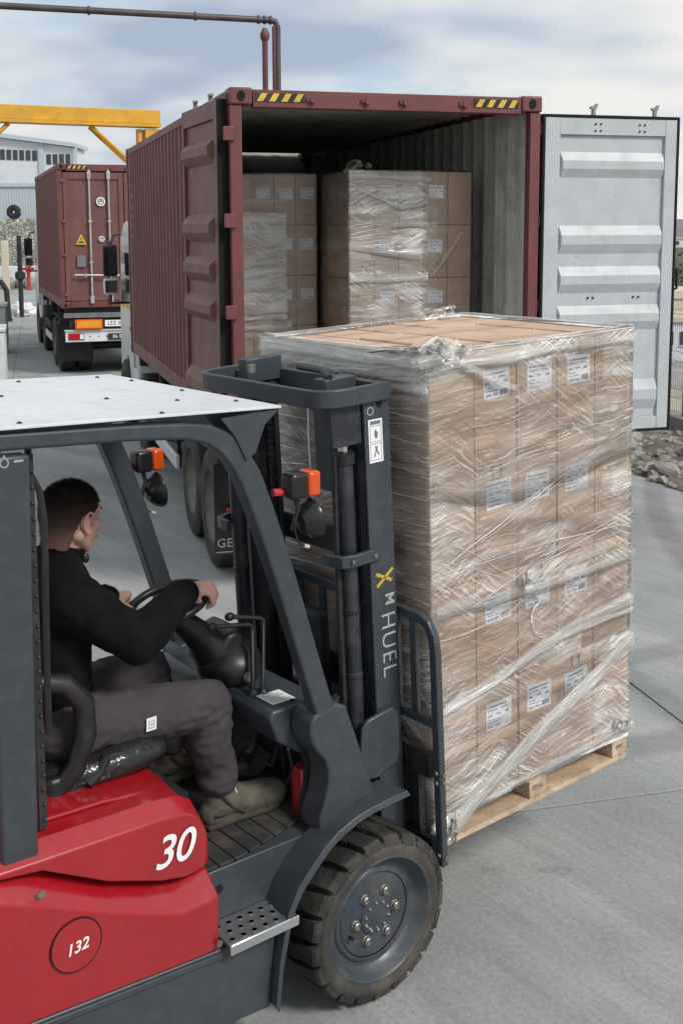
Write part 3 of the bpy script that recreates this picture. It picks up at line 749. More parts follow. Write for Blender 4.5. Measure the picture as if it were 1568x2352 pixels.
RIDGES = [(.105, .185), (.335, .425), (.465, .550), (.590, .672), (.835, .935)]
def door_leaf(root, name, T, w, h, face, frame_w=(.11, .11), inset=.0, bolts=False, gasket=True, ridge_d=.045, ends=.014, ridges=RIDGES, edge='cont_red_door'):
    """local x 0..w, z 0..h, the seen face looks to -y"""
    d = MB().box(frame_w[0] + .001, w - frame_w[1] - .001, .004, .03, .10, h - .13, T).build(name, face, root)
    MB().box(0, frame_w[0], -.022, .036, 0, h, T).build('stile', face, d, bevel=.004)
    MB().box(w - frame_w[1], w, -.022, .036, 0, h, T).build('stile', face, d, bevel=.004)
    MB().box(frame_w[0] + .001, w - frame_w[1] - .001, -.020, .034, h - .128, h, T).build('top_rail', face, d, bevel=.003)
    MB().box(frame_w[0] + .001, w - frame_w[1] - .001, -.020, .034, 0, .098, T).build('bottom_rail', face, d, bevel=.003)
    x0, x1 = frame_w[0] + .012, w - frame_w[1] - .004
    for (a, b) in ridges:
        z1, z0 = h * (1 - a), h * (1 - b); s = (z1 - z0) * .34
        q = MB().add([(x0, .004, z0), (x1, .004, z0), (x1, .004, z1), (x0, .004, z1), (x0 + ends, -ridge_d, z0 + s), (x1 - ends * .3, -ridge_d, z0 + s), (x1 - ends * .3, -ridge_d, z1 - s), (x0 + ends, -ridge_d, z1 - s)],
            [(4, 5, 6, 7), (0, 1, 5, 4), (1, 2, 6, 5), (2, 3, 7, 6), (3, 0, 4, 7)], T)
        q.build('pressing', face, d, smooth=False)
    if gasket:
        g = .022
        q = MB()
        q.box(-g, -.001, -.028, .05, -g, h + g, T); q.box(w + .001, w + g, -.028, .05, -g, h + g, T)
        q.box(-.001, w + .001, -.028, .05, h + .001, h + g, T); q.box(-.001, w + .001, -.028, .05, -g, -.001, T)
        q.build('gasket', 'gap_black', d, bevel=.005)
    if bolts:
        for bx_ in (.42, .465, .80, .845):
            for bz in (h - .045, h - .095):
                MB().cyl(T @ Vector((bx_, -.021, bz)), T @ Vector((bx_, -.028, bz)), .008, 6).build('rivet', 'truck_black', d)
        for bx_ in (.40, .445, .80, .845):
            bz = h * .435
            MB().cyl(T @ Vector((bx_, .002, bz)), T @ Vector((bx_, -.006, bz)), .009, 6).build('rivet', 'truck_black', d)
    return d

def container(mw, z, W, H, LN, label, opened):
    root = empty('shipping_container', mw=mw @ Matrix.Translation((0, 0, z)), label=label, cat='container', group='red shipping containers')
    CR = 'cont_red'
    # corner posts, rails, castings
    for x in (0, W - .085):
        o = MB().box(x, x + .085, .012, .10, .12, H - .12).build('corner_post', 'cont_red_clean', root, bevel=.006)
        MB().box(x, x + .085, LN - .09, LN - .002, .12, H - .12).build('corner_post', CR, root, bevel=.006)
    for x in (.008, W - .068):
        MB().box(x, x + .06, .165, LN - .165, H - .075, H - .005).build('top_side_rail', CR, root, bevel=.004)
        MB().box(x, x + .06, .165, LN - .165, .012, .16).build('bottom_side_rail', CR, root, bevel=.004)
    MB().box(.165, W - .165, .006, .09, H - .135, H - .012).build('rear_header', 'cont_red_clean', root, bevel=.005)
    MB().box(.165, W - .165, LN - .045, LN - .006, H - .11, H - .012).build('front_header', CR, root)
    MB().box(.165, W - .165, .006, .09, .012, .13).build('rear_sill', CR, root, bevel=.005)
    MB().box(.165, W - .165, LN - .08, LN - .006, .012, .13).build('front_sill', CR, root)
    for x in (-.004, W - .160):
        for y in (-.004, LN - .160):
            for zz in (0, H - .118):
                c = MB().box(x, x + .164, y, y + .164, zz, zz + .118).build('corner_casting', 'cont_red_clean', root, bevel=.012, seg=3)
                cx, cz = x + .082, zz + .058
                ys = y - .0015 if y < 1 else y + .1655
                q = MB().tube([(cx, ys - .002, cz), (cx, ys + .002, cz)], .030, 14)
                for v in q.v: v.z = cz + (v.z - cz) * 1.25
                q.build('casting_hole', 'gap_black', c)
                if x < 1:
                    q = MB().tube([(x - .0035, y + .082, cz), (x + .0005, y + .082, cz)], .028, 14)
                    q.build('casting_hole', 'gap_black', c)
    # corrugated walls: outside red, inside grey lining
    z0, z1 = .155, H - .07
    corr_sheet(.10, LN - .09, .012, .046, .236, lambda s, o, t: (o, s, z0 + (z1 - z0) * t)).build('side_wall', CR, root, smooth=False)
    corr_sheet(.10, LN - .09, .018, .046, .236, lambda s, o, t: (o, s, z0 + (z1 - z0) * t)).build('inner_lining', 'cont_inner', root, smooth=False)
    corr_sheet(.10, LN - .09, .012, .046, .236, lambda s, o, t: (W - o, s, z0 + (z1 - z0) * t)).build('side_wall', CR, root, smooth=False)
    corr_sheet(.10, LN - .09, .018, .046, .236, lambda s, o, t: (W - o, s, z0 + (z1 - z0) * t)).build('inner_lining', 'cont_inner', root, smooth=False)
    corr_sheet(.085, W - .085, .012, .04, .24, lambda s, o, t: (s, LN - o, z0 + (z1 - z0) * t)).build('front_wall', CR, root, smooth=False)
    corr_sheet(.075, W - .075, .050, .006, .24, lambda s, o, t: (s, LN - o, z0 + (H - .02 - z0) * t)).build('inner_lining', 'cont_inner', root, smooth=False)
    corr_sheet(.10, LN - .09, .012, .022, .21, lambda s, o, t: (.06 + (W - .12) * t, s, H - o)).build('roof_sheet', CR, root, smooth=False)
    corr_sheet(.10, LN - .09, .018, .022, .21, lambda s, o, t: (.06 + (W - .12) * t, s, H - o)).build('ceiling_sheet', 'cont_inner', root, smooth=False)
    nb = 8
    for k in range(nb):
        xa = .075 + (W - .15) * k / nb
        MB().box(xa + .002, xa + (W - .15) / nb - .002, .095, LN - .085, .10, .148).build('floor_board', 'cont_floor', root)
    # hazard stripes on the rear header
    for (x0, n) in ((.18, 4), (W - .55, 4)):
        p = MB().box(x0, x0 + .36, .0015, .0045, H - .095, H - .035).build('hazard_plate', 'truck_black', root)
        for k in range(n):
            a = x0 + .012 + k * .088
            MB().prism([(a, H - .093), (a + .044, H - .093), (a + .078, H - .037), (a + .034, H - .037)], 'y', -.0015, .001).build('hazard_stripe', 'haz_yellow', p)
    for x in (.60, 1.00, 1.29, W - .62):
        k_ = MB().cyl((x, .005, H - .075), (x, -.022, H - .075), .024, 10).build('cam_keeper', 'cont_red_clean', root)
        MB().box(x - .045, x - .022, -.012, .005, H - .088, H - .062).build('keeper_tab', 'cont_red_clean', k_)
    dh = H - .30; dz = .10
    if opened:
        # right leaf swung round, grey inside towards us; left leaf folded along the side
        T = Matrix.Translation((W + .035, .02, -.06))
        dr = door_leaf(root, 'door', T, 1.13, H - .09, 'cont_grey', (.125, .10), bolts=True, ridge_d=.025)
        dr['label'] = 'open right door leaf with pale grey inner face and black gasket'
        for x in (.42, .95):
            q = MB(); q.box(x - .012, x + .012, .005, .035, H - .07, H - .015, T)
            q.prism([(x - .03, H - .02), (x + .02, H - .02), (x + .035, H + .02), (x + .015, H + .02), (x, H), (x - .03, H)], 'y', .005, .03, T)
            q.build('locking_cam', 'galv', dr)
            MB().cyl(T @ Vector((x, .06, -.03)), T @ Vector((x, .06, H - .06)), .017, 8).build('lock_rod', 'rod_steel', dr)
        MB().tube([T @ Vector((1.155, .03, 1.28)), T @ Vector((1.20, .03, 1.26)), T @ Vector((1.205, .03, 1.12)), T @ Vector((1.155, .03, 1.10))], .011, 8).build('grab_handle', 'gap_black', dr)
        for hz in (.30, .95, 1.60, H - .24):
            MB().box(W - .035, W + .05, .018, .06, hz - .045, hz + .045).build('hinge', 'cont_red_clean', root, bevel=.006)
        xa = Vector((.08, -1.17, 0)).normalized()
        T = basis(xa, (-xa.y, xa.x, 0), (-.135, 1.20, .075))
        dl = door_leaf(root, 'door', T, 1.10, H - .15, 'cont_red_door', (.05, .10), gasket=False, ridge_d=.062, ends=.055)
        dl['label'] = 'open left door leaf folded back along the container side'
        MB().box(1.1005, 1.118, -.02, .05, 0, H - .15, T).build('gasket', 'gap_black', dl)
        for hz in (.36, .95, 1.60, H - .32):
            MB().box(-.052, .03, -.014, .020, hz - .05, hz + .05).build('hinge', 'cont_red_clean', root, bevel=.006)
        for x in (.32, .80):
            q = MB(); q.box(x - .012, x + .012, .0, .03, H - .149, H - .10, T); q.box(x - .03, x + .04, .0, .03, H - .10, H - .085, T); q.build('locking_cam', 'galv', dl)
            MB().cyl(T @ Vector((x, -.023, .3)), T @ Vector((x, -.030, .3)), .01, 6).build('rivet', 'galv', dl)
    else:
        w2 = (W - .20) / 2
        for s in range(2):
            T = Matrix.Translation((.095 + s * (w2 + .012), .03, .14))
            d = door_leaf(root, 'door', T, w2 - .004, dh, 'cont_red_door', (.09, .09), gasket=False, ridge_d=-.026, ends=.03)
            for k, x in enumerate((.48, .84) if s == 0 else (.24, .62)):
                x = x * w2 / 1.12
                r_ = MB().cyl(T @ Vector((x, -.055, -.05)), T @ Vector((x, -.055, dh + .06)), .019, 10).build('lock_rod', 'rod_steel', d)
                for zz in (.02, dh * .30, dh * .62, dh - .05):
                    MB().box(x - .035, x + .035, -.08, -.022, zz - (.07 if zz in (.02, dh - .05) else .02), zz + (.07 if zz in (.02, dh - .05) else .02), T).build('rod_bracket', 'rod_steel', d, bevel=.006)
            MB().tube([T @ Vector((.16, -.085, dh * .205)), T @ Vector((.75, -.085, dh * .200)), T @ Vector((1.0, -.085, dh * .198))], .016, 8).build('door_handle', 'rod_steel', d)
            MB().lathe([(.0, 0), (.03, 0), (.03, .02), (.0, .02)], 10, T @ Matrix.Translation((.36, -.11, dh * .203)) @ Matrix.Rotation(R(90), 4, 'X')).build('handle_catch', 'rod_steel', d)
            for hz in (.12, dh * .36, dh * .62, dh - .16):
                xx = .0 if s == 0 else w2
                MB().box(xx - .045, xx + .035, -.045, -.0225, hz - .03, hz + .03, T).build('hinge', 'cont_red_door', d, bevel=.006)
    return root

near_box = container(KO, 1.253, 2.38, 2.527, 6.786, 'large red container with its rear doors open, loaded with wrapped pallets', True)
far_box = container(GO, 1.313, 2.44, 2.70, 6.08, 'red container with closed doors on the truck parked farther back', False)
# marks on the far container's doors
def mark_T(x, y, z): return basis((1, 0, 0), (0, 0, 1), (x, y, z))
H_ = 2.70
tr = MB().prism([(.30, 1.20), (.50, 1.20), (.40, 1.40)], 'y', -.006, -.001).build('warning_triangle', 'haz_yellow', far_box)
tr['label'] = 'yellow triangular warning sign'
q = MB().prism([(.385, 1.29), (.415, 1.29), (.400, 1.345)], 'y', -.0085, -.0062); q.box(.345, .455, -.0085, -.0062, 1.225, 1.245); q.box(.36, .44, -.0085, -.0062, 1.255, 1.27); q.build('sign_print', 'decal_black', tr)
for (x, z, r) in ((.785, 2.00, .085), (.785, 1.305, .055)):
    q = MB().lathe([(0, 0), (r, 0), (r, .003), (0, .003)], 20, mark_T(x, -.004, z)); o = q.build('round_sticker', 'decal_white', far_box)
    q = MB(); q.lathe([(r * .5, .0035), (r * .7, .0035), (r * .7, .0045), (r * .5, .0045)], 16, mark_T(x, -.004, z), closed=True)
    q.box(x - r * .35, x + r * .3, -.0095, -.0076, z - r * .1, z + r * .1); q.box(x - r * .2, x + r * .35, -.0095, -.0076, z + r * .2, z + r * .35); q.build('sticker_print', 'decal_black', o)
MB().box(.315, .475, -.006, -.001, .78, 1.00).build('data_plate', 'galv', far_box)
# faint white code on the near container's side
for k, ch in enumerate('TRLU702'):
    text('container_code', ch, .085, 'decal_grey', near_box, basis((0, -1, 0), (0, 0, 1), (.0105, 6.35, 2.05 - .118 * k)))

# ------------------------------------------------------------------ trucks under them
def tyre_mesh(r, w, rim):
    q = MB(); h = w / 2
    q.lathe([(rim, -h * .82), (rim + .02, -h * .95), (r * .80, -h), (r * .94, -h * .93), (r, -h * .78), (r, h * .78), (r * .94, h * .93), (r * .80, h), (rim + .02, h * .95), (rim, h * .82)], 40, caps=False)
    return q.mesh('tyre', 'rubber')
def truck_tyre_parts():
    t = tyre_mesh(.50, .30, .29)
    q = MB().lathe([(.295, .135), (.288, .10), (.26, .04), (.235, .0), (.19, -.015), (.14, .0), (.13, .05), (.12, .085), (.0, .09)], 32, caps=False)
    rim = q.mesh('rim', 'wheel_steel')
    b = MB()
    for k in range(10):
        a = k * math.tau / 10
        b.cyl((.165 * math.cos(a), .165 * math.sin(a), .0), (.165 * math.cos(a), .165 * math.sin(a), .03), .014, 6)
    for k in range(8):
        a = (k + .5) * math.tau / 8
        b.cyl((.252 * math.cos(a), .252 * math.sin(a), .020), (.252 * math.cos(a), .252 * math.sin(a), .026), .022, 8)
    return t, rim, b.mesh('wheel_nuts', 'truck_black')
TT = truck_tyre_parts()
def truck_wheel(root, x, y, side):
    w = link('wheel', TT[0], root, (x, y, .50), (0, side * R(90), 0))
    link('rim', TT[1], w); link('wheel_nuts', TT[2], w)
    return w

def truck(mw, W, LN, z, label, cabdx, lettering):
    root = empty('container_truck', mw=mw, label=label, cat='truck', group='trucks carrying red containers')
    B = 'truck_black'
    for x in (.62, W - .78):
        MB().box(x, x + .16, .25, LN + 1.9, .82, z - .06).build('chassis_beam', B, root)
    for y in (.12, 1.8, 3.6, LN - .3):
        MB().box(.08, W - .08, y, y + .16, z - .16, z - .004).build('bolster', B, root)
    for y in (1.22, 2.26):
        MB().cyl((.3, y, .5), (W - .3, y, .5), .09, 12).build('axle', B, root)
        for x, s in ((.16, -1), (W - .16, 1)): truck_wheel(root, x, y, s)
        for x, s in ((.50, -1), (W - .50, 1)): truck_wheel(root, x, y, s)
    for x, s in ((.02, -1), (W - .62, 1)):
        q = MB().sweep([(.66, .95), (.72, 1.03), (.9, 1.07), (2.5, 1.07), (2.75, 1.02), (2.8, .9)], [.02] * 6, 0, .58)
        for v in q.v: v.x, v.y = x + v.y, v.x
        q.build('mudguard', B, root)
    f = MB().box(-.05, .60, .64, .652, .24, .98).build('mudflap', B, root)
    MB().box(W - .60, W + .05, .64, .652, .24, .98).build('mudflap', B, root)
    if lettering:
        text('flap_lettering', lettering, .100, 'decal_grey', f, basis((1, 0, 0), (0, 0, 1), (.030, .638, .335)), space=1.1, bold=.001)
        MB().box(-.04, .59, .634, .6395, .262, .270).build('flap_line', 'decal_grey', f)
        MB().box(.04, .10, .60, .6395, .60, .63).build('marker_lamp', 'tail_red', f, bevel=.006)
    # rear bumper with lamps and plates
    bz = .66
    bp = MB().box(.06, W - .06, .10, .18, bz, bz + .21).build('rear_bumper', 'truck_white', root, bevel=.012)
    MB().box(.05, W - .05, .07, .19, bz + .212, bz + .235).build('bumper_lip', 'truck_white', bp)
    for s in (0, 1):
        x = .11 if s == 0 else W - .11 - .30
        t = MB().box(x, x + .30, .085, .099, bz + .04, bz + .17).build('tail_lamp', 'tail_red', bp, bevel=.008)
        MB().box(x + .22, x + .285, .0805, .0845, bz + .06, bz + .15).build('clear_lens', 'decal_white', t)
        for k in range(3): MB().cyl((.52 + .16 * k, .0985, bz + .10), (.52 + .16 * k, .094, bz + .10), .014, 8).build('bumper_bolt', B, bp)
        x = .24 if s == 0 else W - .24 - .52
        rf = MB().box(x, x + .52, .02, .035, .91, 1.10).build('reflector_board', 'reflector_red', root)
        MB().box(x + .03, x + .49, .012, .0195, .935, 1.075).build('reflector_field', 'reflector', rf)
    MB().box(.04, W - .04, .04, .10, 1.13, 1.22).build('rear_crossbeam', 'galv', root)
    MB().box(.15, W - .15, .11, .16, .905, 1.10).build('lamp_carrier', B, root)
    n1 = MB().box(.80, 1.20, .02, .032, .955, 1.075).build('number_plate', 'decal_white', root)
    text('plate_number', 'LEZ 81', .105, 'decal_black', n1, basis((1, 0, 0), (0, 0, 1), (1.0, .018, 1.015)))
    n2 = MB().box(.86, 1.32, .075, .087, bz + .03, bz + .155).build('number_plate', B, bp)
    text('plate_number', '06 EBT', .10, 'decal_white', n2, basis((1, 0, 0), (0, 0, 1), (1.09, .073, bz + .093)))
    # side underrun rails, tank, boxes
    for x in (.03, W - .07):
        for zz in (.42, .68):
            MB().box(x, x + .04, 3.25, 4.85, zz, zz + .14).build('side_rail', 'truck_white' if zz < .5 else B, root, bevel=.008)
        for y in (3.4, 4.6): MB().box(x + .041, x + .08, y, y + .06, .40, z - .01).build('rail_hanger', B, root)
        xx = x + .30 if x < 1 else x - .26
        MB().cyl((xx, 5.05, .62), (xx, 5.95, .62), .26, 24).build('fuel_tank', B, root)
        MB().lathe([(.262, 0), (.275, .005), (.275, .05), (.262, .055)], 24, Matrix.Translation((xx, 5.90, .62)) @ Matrix.Rotation(R(-90), 4, 'X'), closed=True).build('tank_strap', 'truck_white', root)
        MB().box(xx - .24, xx + .24, 6.05, 6.55, .45, 1.0).build('battery_box', B, root, bevel=.02)
    for y in (LN - .55, LN + 1.45):
        for x, s in ((.19, -1), (W - .19, 1)): truck_wheel(root, x, y, s)
    # cab
    c0, c1 = LN + .30, LN + 2.25; x0, x1 = cabdx, W - cabdx
    prof = [(c0, .72), (c0, 2.62), (c0 + .15, 2.86), (c1 - .75, 2.90), (c1 - .30, 2.72), (c1 - .06, 1.75), (c1, 1.60), (c1 + .02, .55), (c1 - .35, .50), (c1 - .38, .80), (c1 - .60, 1.03), (c1 - 1.00, 1.03), (c1 - 1.24, .80), (c1 - 1.28, .62)]
    cb = MB().prism(prof, 'x', x0, x1).build('cab', 'truck_white', root, bevel=.05, seg=3)
    for x in (x0 - .004, x1 - .006):
        dr = MB().prism([(c0 + .30, .75), (c0 + .30, 2.60), (c1 - .45, 2.60), (c1 - .12, 1.72), (c1 - .12, 1.15), (c1 - .55, 1.1), (c1 - 1.1, 1.1), (c1 - 1.3, .75)], 'x', x, x + .01).build('cab_door', 'truck_white', cb)
        MB().prism([(c0 + .42, 1.72), (c0 + .42, 2.48), (c1 - .50, 2.48), (c1 - .22, 1.72)], 'x', x - .004, x + .014).build('side_window', 'glass_dark', dr)
        MB().box(x - .02, x + .03, c0 + .36, c0 + .52, 1.45, 1.50).build('door_handle', B, dr)
    MB().prism([(c1 - .28, 2.66), (c1 - .045, 1.80), (c1 - .03, 1.80), (c1 - .26, 2.68)], 'x', x0 + .12, x1 - .12).build('windscreen', 'glass_dark', cb)
    MB().box(x0 + .05, x1 - .05, c1 + .021, c1 + .08, .55, .95).build('front_bumper', B, cb, bevel=.02)
    MB().prism([(c0 - .02, 2.60), (c0 + .1, 3.0), (c1 - .7, 2.93), (c1 - .6, 2.91)], 'x', x0 + .15, x1 - .15).build('roof_deflector', 'truck_white', cb)
    for s in (-1, 1):
        xm = x0 - .16 if s < 0 else x1 + .16
        my = c1 - .42
        m_ = MB().box(xm - .10, xm + .10, my, my + .10, 2.14, 2.58).build('mirror', B, cb, bevel=.03, seg=3)
        MB().box(xm - .085, xm + .085, my - .006, my - .001, 2.17, 2.55).build('mirror_glass', 'glass_dark', m_)
        m2 = MB().box(xm - .10, xm + .10, my, my + .10, 1.88, 2.11).build('wide_mirror', 'truck_white', cb, bevel=.03, seg=3)
        MB().box(xm - .08, xm + .08, my - .006, my - .001, 1.91, 2.08).build('mirror_glass', 'lamp_glass', m2)
        xe = x0 if s < 0 else x1
        MB().tube([(xe, my + .1, 2.74), (xm * .6 + xe * .4, my + .07, 2.71), (xm, my + .05, 2.57)], .020, 8).build('mirror_arm', B, cb)
        MB().tube([(xe, my + .1, 1.76), (xm, my + .06, 1.76), (xm, my + .05, 1.90)], .020, 8).build('mirror_arm', B, cb)
        MB().tube([(xe + s * .03, c0 + .06, 1.0), (xe + s * .03, c0 + .06, 3.15)], .022, 8).build('grab_rail', 'truck_white', cb)
    for k in range(2):
        MB().box(x0 + .02, x0 + .30, c1 - 1.75 + .0, c1 - 1.30, .40 + .3 * k, .44 + .3 * k).build('step', B, cb)
    return root
truck(KO, 2.38, 6.786, 1.253, 'white cabbed truck under the open red container, rear wheels showing behind the forklift', .10, 'GE')
truck(GO, 2.44, 6.08, 1.313, 'white cabbed truck under the closed container, red tail lamps and orange reflectors', .06, None)
# ------------------------------------------------------------------ cartons, pallet and stretch film
FORK = Matrix.Translation((-0.236, 4.439, 0)) @ Matrix.Rotation(0.684, 4, 'Z')
def tilt(t, px=.25, pz=.30): return Matrix.Translation((px, 0, pz)) @ Matrix.Rotation(-t, 4, 'Y') @ Matrix.Translation((-px, 0, -pz))
LOAD = FORK @ tilt(.032) @ Matrix.Translation((.366, -.496, .399))

def film_mat(name, gain=1.0, base=0.10, turn=1.0):
    m = bpy.data.materials.new(name); m.use_nodes = True; nt = m.node_tree; N = nt.nodes; L = nt.links
    for n in list(N): N.remove(n)
    out = N.new('ShaderNodeOutputMaterial')
    uv = N.new('ShaderNodeUVMap'); uv.uv_map = 'UVMap'
    lay = N.new('ShaderNodeAttribute'); lay.attribute_name = 'layers'
    def mp(rot, sc):
        x = N.new('ShaderNodeMapping'); x.vector_type = 'TEXTURE'; x.inputs['Rotation'].default_value = (0, 0, rot); x.inputs['Scale'].default_value = (1 / sc[0], 1 / sc[1], 1); L.new(warp, x.inputs[0])
        return x.outputs[0]
    # gentle warp so that the creases wander
    wv = N.new('ShaderNodeTexNoise'); wv.inputs['Scale'].default_value = 3.5; wv.inputs['Detail'].default_value = 3; L.new(uv.outputs[0], wv.inputs['Vector'])
    wm = N.new('ShaderNodeVectorMath'); wm.operation = 'MULTIPLY_ADD'; L.new(wv.outputs['Color'], wm.inputs[0]); wm.inputs[1].default_value = (.06, .06, 0); L.new(uv.outputs[0], wm.inputs[2])
    warp = wm.outputs[0]
    def noi(vec, det=2, dist=0.0):
        n = N.new('ShaderNodeTexNoise'); n.inputs['Scale'].default_value = 1.0; n.inputs['Detail'].default_value = det; n.inputs['Distortion'].default_value = dist; n.inputs['Roughness'].default_value = .55
        L.new(vec, n.inputs['Vector']); return n.outputs['Fac']
    def step(f, a, b):
        n = N.new('ShaderNodeMapRange'); n.interpolation_type = 'SMOOTHSTEP'; n.inputs['From Min'].default_value = a; n.inputs['From Max'].default_value = b; L.new(f, n.inputs['Value']); return n.outputs[0]
    def ma(op, a, b):
        n = N.new('ShaderNodeMath'); n.operation = op
        if op == 'MULTIPLY_ADD': n.inputs[2].default_value = .25
        for i, v in enumerate((a, b)):
            if isinstance(v, float): n.inputs[i].default_value = v
            else: L.new(v, n.inputs[i])
        return n.outputs[0]
    a1 = noi(mp(R(5) * turn, (2.0, 52, 1))); a2 = noi(mp(R(-34) * turn, (2.2, 46, 1))); a3 = noi(mp(R(27) * turn, (1.9, 50, 1))); a4 = noi(mp(R(4), (1.6, 13, 1)), 3)
    k1 = noi(mp(0, (1.9, 2.6, 1)), 1.5); k2 = noi(mp(1.0, (2.3, 1.9, 1)), 1.5)
    def crease(f, w):
        d = ma('ABSOLUTE', ma('SUBTRACT', f, .5), 0.0); return step(d, w, .004)
    m1_ = step(k1, .46, .60); m2_ = step(k2, .50, .62); m3_ = ma('SUBTRACT', 1.0, m1_)
    s1 = ma('MULTIPLY', crease(a1, .024), ma('MULTIPLY_ADD', m3_, .8)); s2 = ma('MULTIPLY', crease(a2, .030), m1_); s3 = ma('MULTIPLY', crease(a3, .030), m2_)
    veil = ma('MULTIPLY', step(a4, .38, .72), step(k2, .36, .62))
    t = ma('ADD', ma('MULTIPLY', s1, .24), ma('MULTIPLY', s2, .29)); t = ma('ADD', t, ma('MULTIPLY', s3, .29)); t = ma('ADD', t, ma('MULTIPLY', veil, .32)); t = ma('ADD', t, base)  # whitened creases: gathered film, with sky glints painted in as white
    t = ma('MULTIPLY', ma('MULTIPLY', t, gain), lay.outputs['Fac'])
    cl = N.new('ShaderNodeClamp'); L.new(t, cl.inputs[0]); cl.inputs['Max'].default_value = .93
    hs = ma('ADD', ma('ADD', ma('MULTIPLY', a1, .6), ma('MULTIPLY', a2, .5)), ma('MULTIPLY', a3, .5))
    bp = N.new('ShaderNodeBump'); bp.inputs['Strength'].default_value = .6; bp.inputs['Distance'].default_value = .0035; L.new(hs, bp.inputs['Height'])
    tr = N.new('ShaderNodeBsdfTransparent'); tr.inputs[0].default_value = (.97, .97, .965, 1)
    gl = N.new('ShaderNodeBsdfGlossy'); gl.inputs['Roughness'].default_value = .16; L.new(bp.outputs[0], gl.inputs['Normal'])
    fr = N.new('ShaderNodeFresnel'); fr.inputs[0].default_value = 1.5; L.new(bp.outputs[0], fr.inputs['Normal'])
    m1 = N.new('ShaderNodeMixShader'); L.new(ma('MULTIPLY', fr.outputs[0], .9), m1.inputs[0]); L.new(tr.outputs[0], m1.inputs[1]); L.new(gl.outputs[0], m1.inputs[2])
    df = N.new('ShaderNodeBsdfPrincipled'); df.inputs['Base Color'].default_value = (.92, .90, .86, 1); df.inputs['Roughness'].default_value = .28; L.new(bp.outputs[0], df.inputs['Normal'])
    m2 = N.new('ShaderNodeMixShader'); L.new(cl.outputs[0], m2.inputs[0]); L.new(m1.outputs[0], m2.inputs[1]); L.new(df.outputs[0], m2.inputs[2])
    L.new(m2.outputs[0], out.inputs['Surface'])
    MATS[name] = m
film_mat('stretch_film', 1.0, .075)
film_mat('film_rope', 1.15, .22, .14)

def film_shell(name, mw, X, Y, z0, z1, seed, layers_fn, label, lip=.06, dens=78, top_in=True, zb=None):
    """closed wrap round a box of cartons, creased, folded over the top edge"""
    P = 2 * (X + Y); nu = int(P * dens); nz = int((z1 - z0) * dens)
    q = MB(); uvs = []; lay = []
    def at(u):
        u = u % P; r = .012
        if u < X: p = Vector((u, 0, 0)); n = Vector((0, -1, 0)); e = min(u, X - u); c = -1 if u < X / 2 else 1; m_ = Vector((c, 0, 0))
        elif u < X + Y: v = u - X; p = Vector((X, v, 0)); n = Vector((1, 0, 0)); e = min(v, Y - v); m_ = Vector((0, -1 if v < Y / 2 else 1, 0))
        elif u < 2 * X + Y: v = u - X - Y; p = Vector((X - v, Y, 0)); n = Vector((0, 1, 0)); e = min(v, X - v); m_ = Vector((1 if v < X / 2 else -1, 0, 0))
        else: v = u - 2 * X - Y; p = Vector((0, Y - v, 0)); n = Vector((-1, 0, 0)); e = min(v, Y - v); m_ = Vector((0, 1 if v < Y / 2 else -1, 0))
        w_ = max(0, 1 - e / .03) * .5
        return p, (n * (1 - w_) + m_ * w_).normalized()
    rows = [('w', z0 + (z1 - z0) * j / nz) for j in range(nz + 1)]
    if top_in: rows += [('t', i) for i in range(1, 6)]
    for rowi, (kind, z) in enumerate(rows):
        for i in range(nu):
            u = P * i / nu; p, n = at(u)
            if kind == 'w':
                if zb: z = zb(u) + (z1 - zb(u)) * rowi / nz
                k = mnoise.noise(Vector((u * 2.2 + seed, z * 17 + u * 3, seed))) * .6 + mnoise.noise(Vector((u * 5 - seed, z * 24 - u * 5, 1.7))) * .4
                big = mnoise.noise(Vector((u * 1.1, z * 1.3, seed + 5)))
                off = .009 + .0055 * k + .005 * max(0, big)
                v = p + n * off + Vector((0, 0, z)); vv = z
                if z < z0 + .06: v.z += .022 * mnoise.noise(Vector((u * 3.0, 1.1, seed)))
            else:
                edge = lip * (.75 + .8 * mnoise.noise(Vector((u * 2.4, 3.0, seed))))
                s = z / 5.0
                v = p + n * (.009 * (1 - s)) - n * edge * s + Vector((0, 0, z1 + .008 * (1 - s) + .004 * math.sin(s * 3.1) + .002 * mnoise.noise(Vector((u * 9, s * 3, seed)))))
                vv = z1 + edge * s
            q.v.append(v); uvs.append((u, vv)); lay.append(layers_fn(u, vv) * (.9 if kind == 't' else 1.0))
    nr = len(rows)
    for j in range(nr - 1):
        for i in range(nu):
            q.f.append((j * nu + i, j * nu + (i + 1) % nu, (j + 1) * nu + (i + 1) % nu, (j + 1) * nu + i))
    me = bpy.data.meshes.new(name); me.from_pydata([tuple(v) for v in q.v], [], q.f)
    ul = me.uv_layers.new(name='UVMap')
    for pl in me.polygons:
        pl.use_smooth = True
        for li in pl.loop_indices:
            vi = me.loops[li].vertex_index; a, b = uvs[vi]
            if a < .5 and (pl.index % nu) == nu - 1: a += P
            ul.data[li].uv = (a + seed, b)
    at_ = me.attributes.new('layers', 'FLOAT', 'POINT'); at_.data.foreach_set('value', lay)
    me.materials.append(MATS['stretch_film'])
    o = bpy.data.objects.new(name, me); COL.objects.link(o); o.matrix_world = mw
    tag(o, label, 'plastic film', 'stretch film round the pallet loads')
    return o

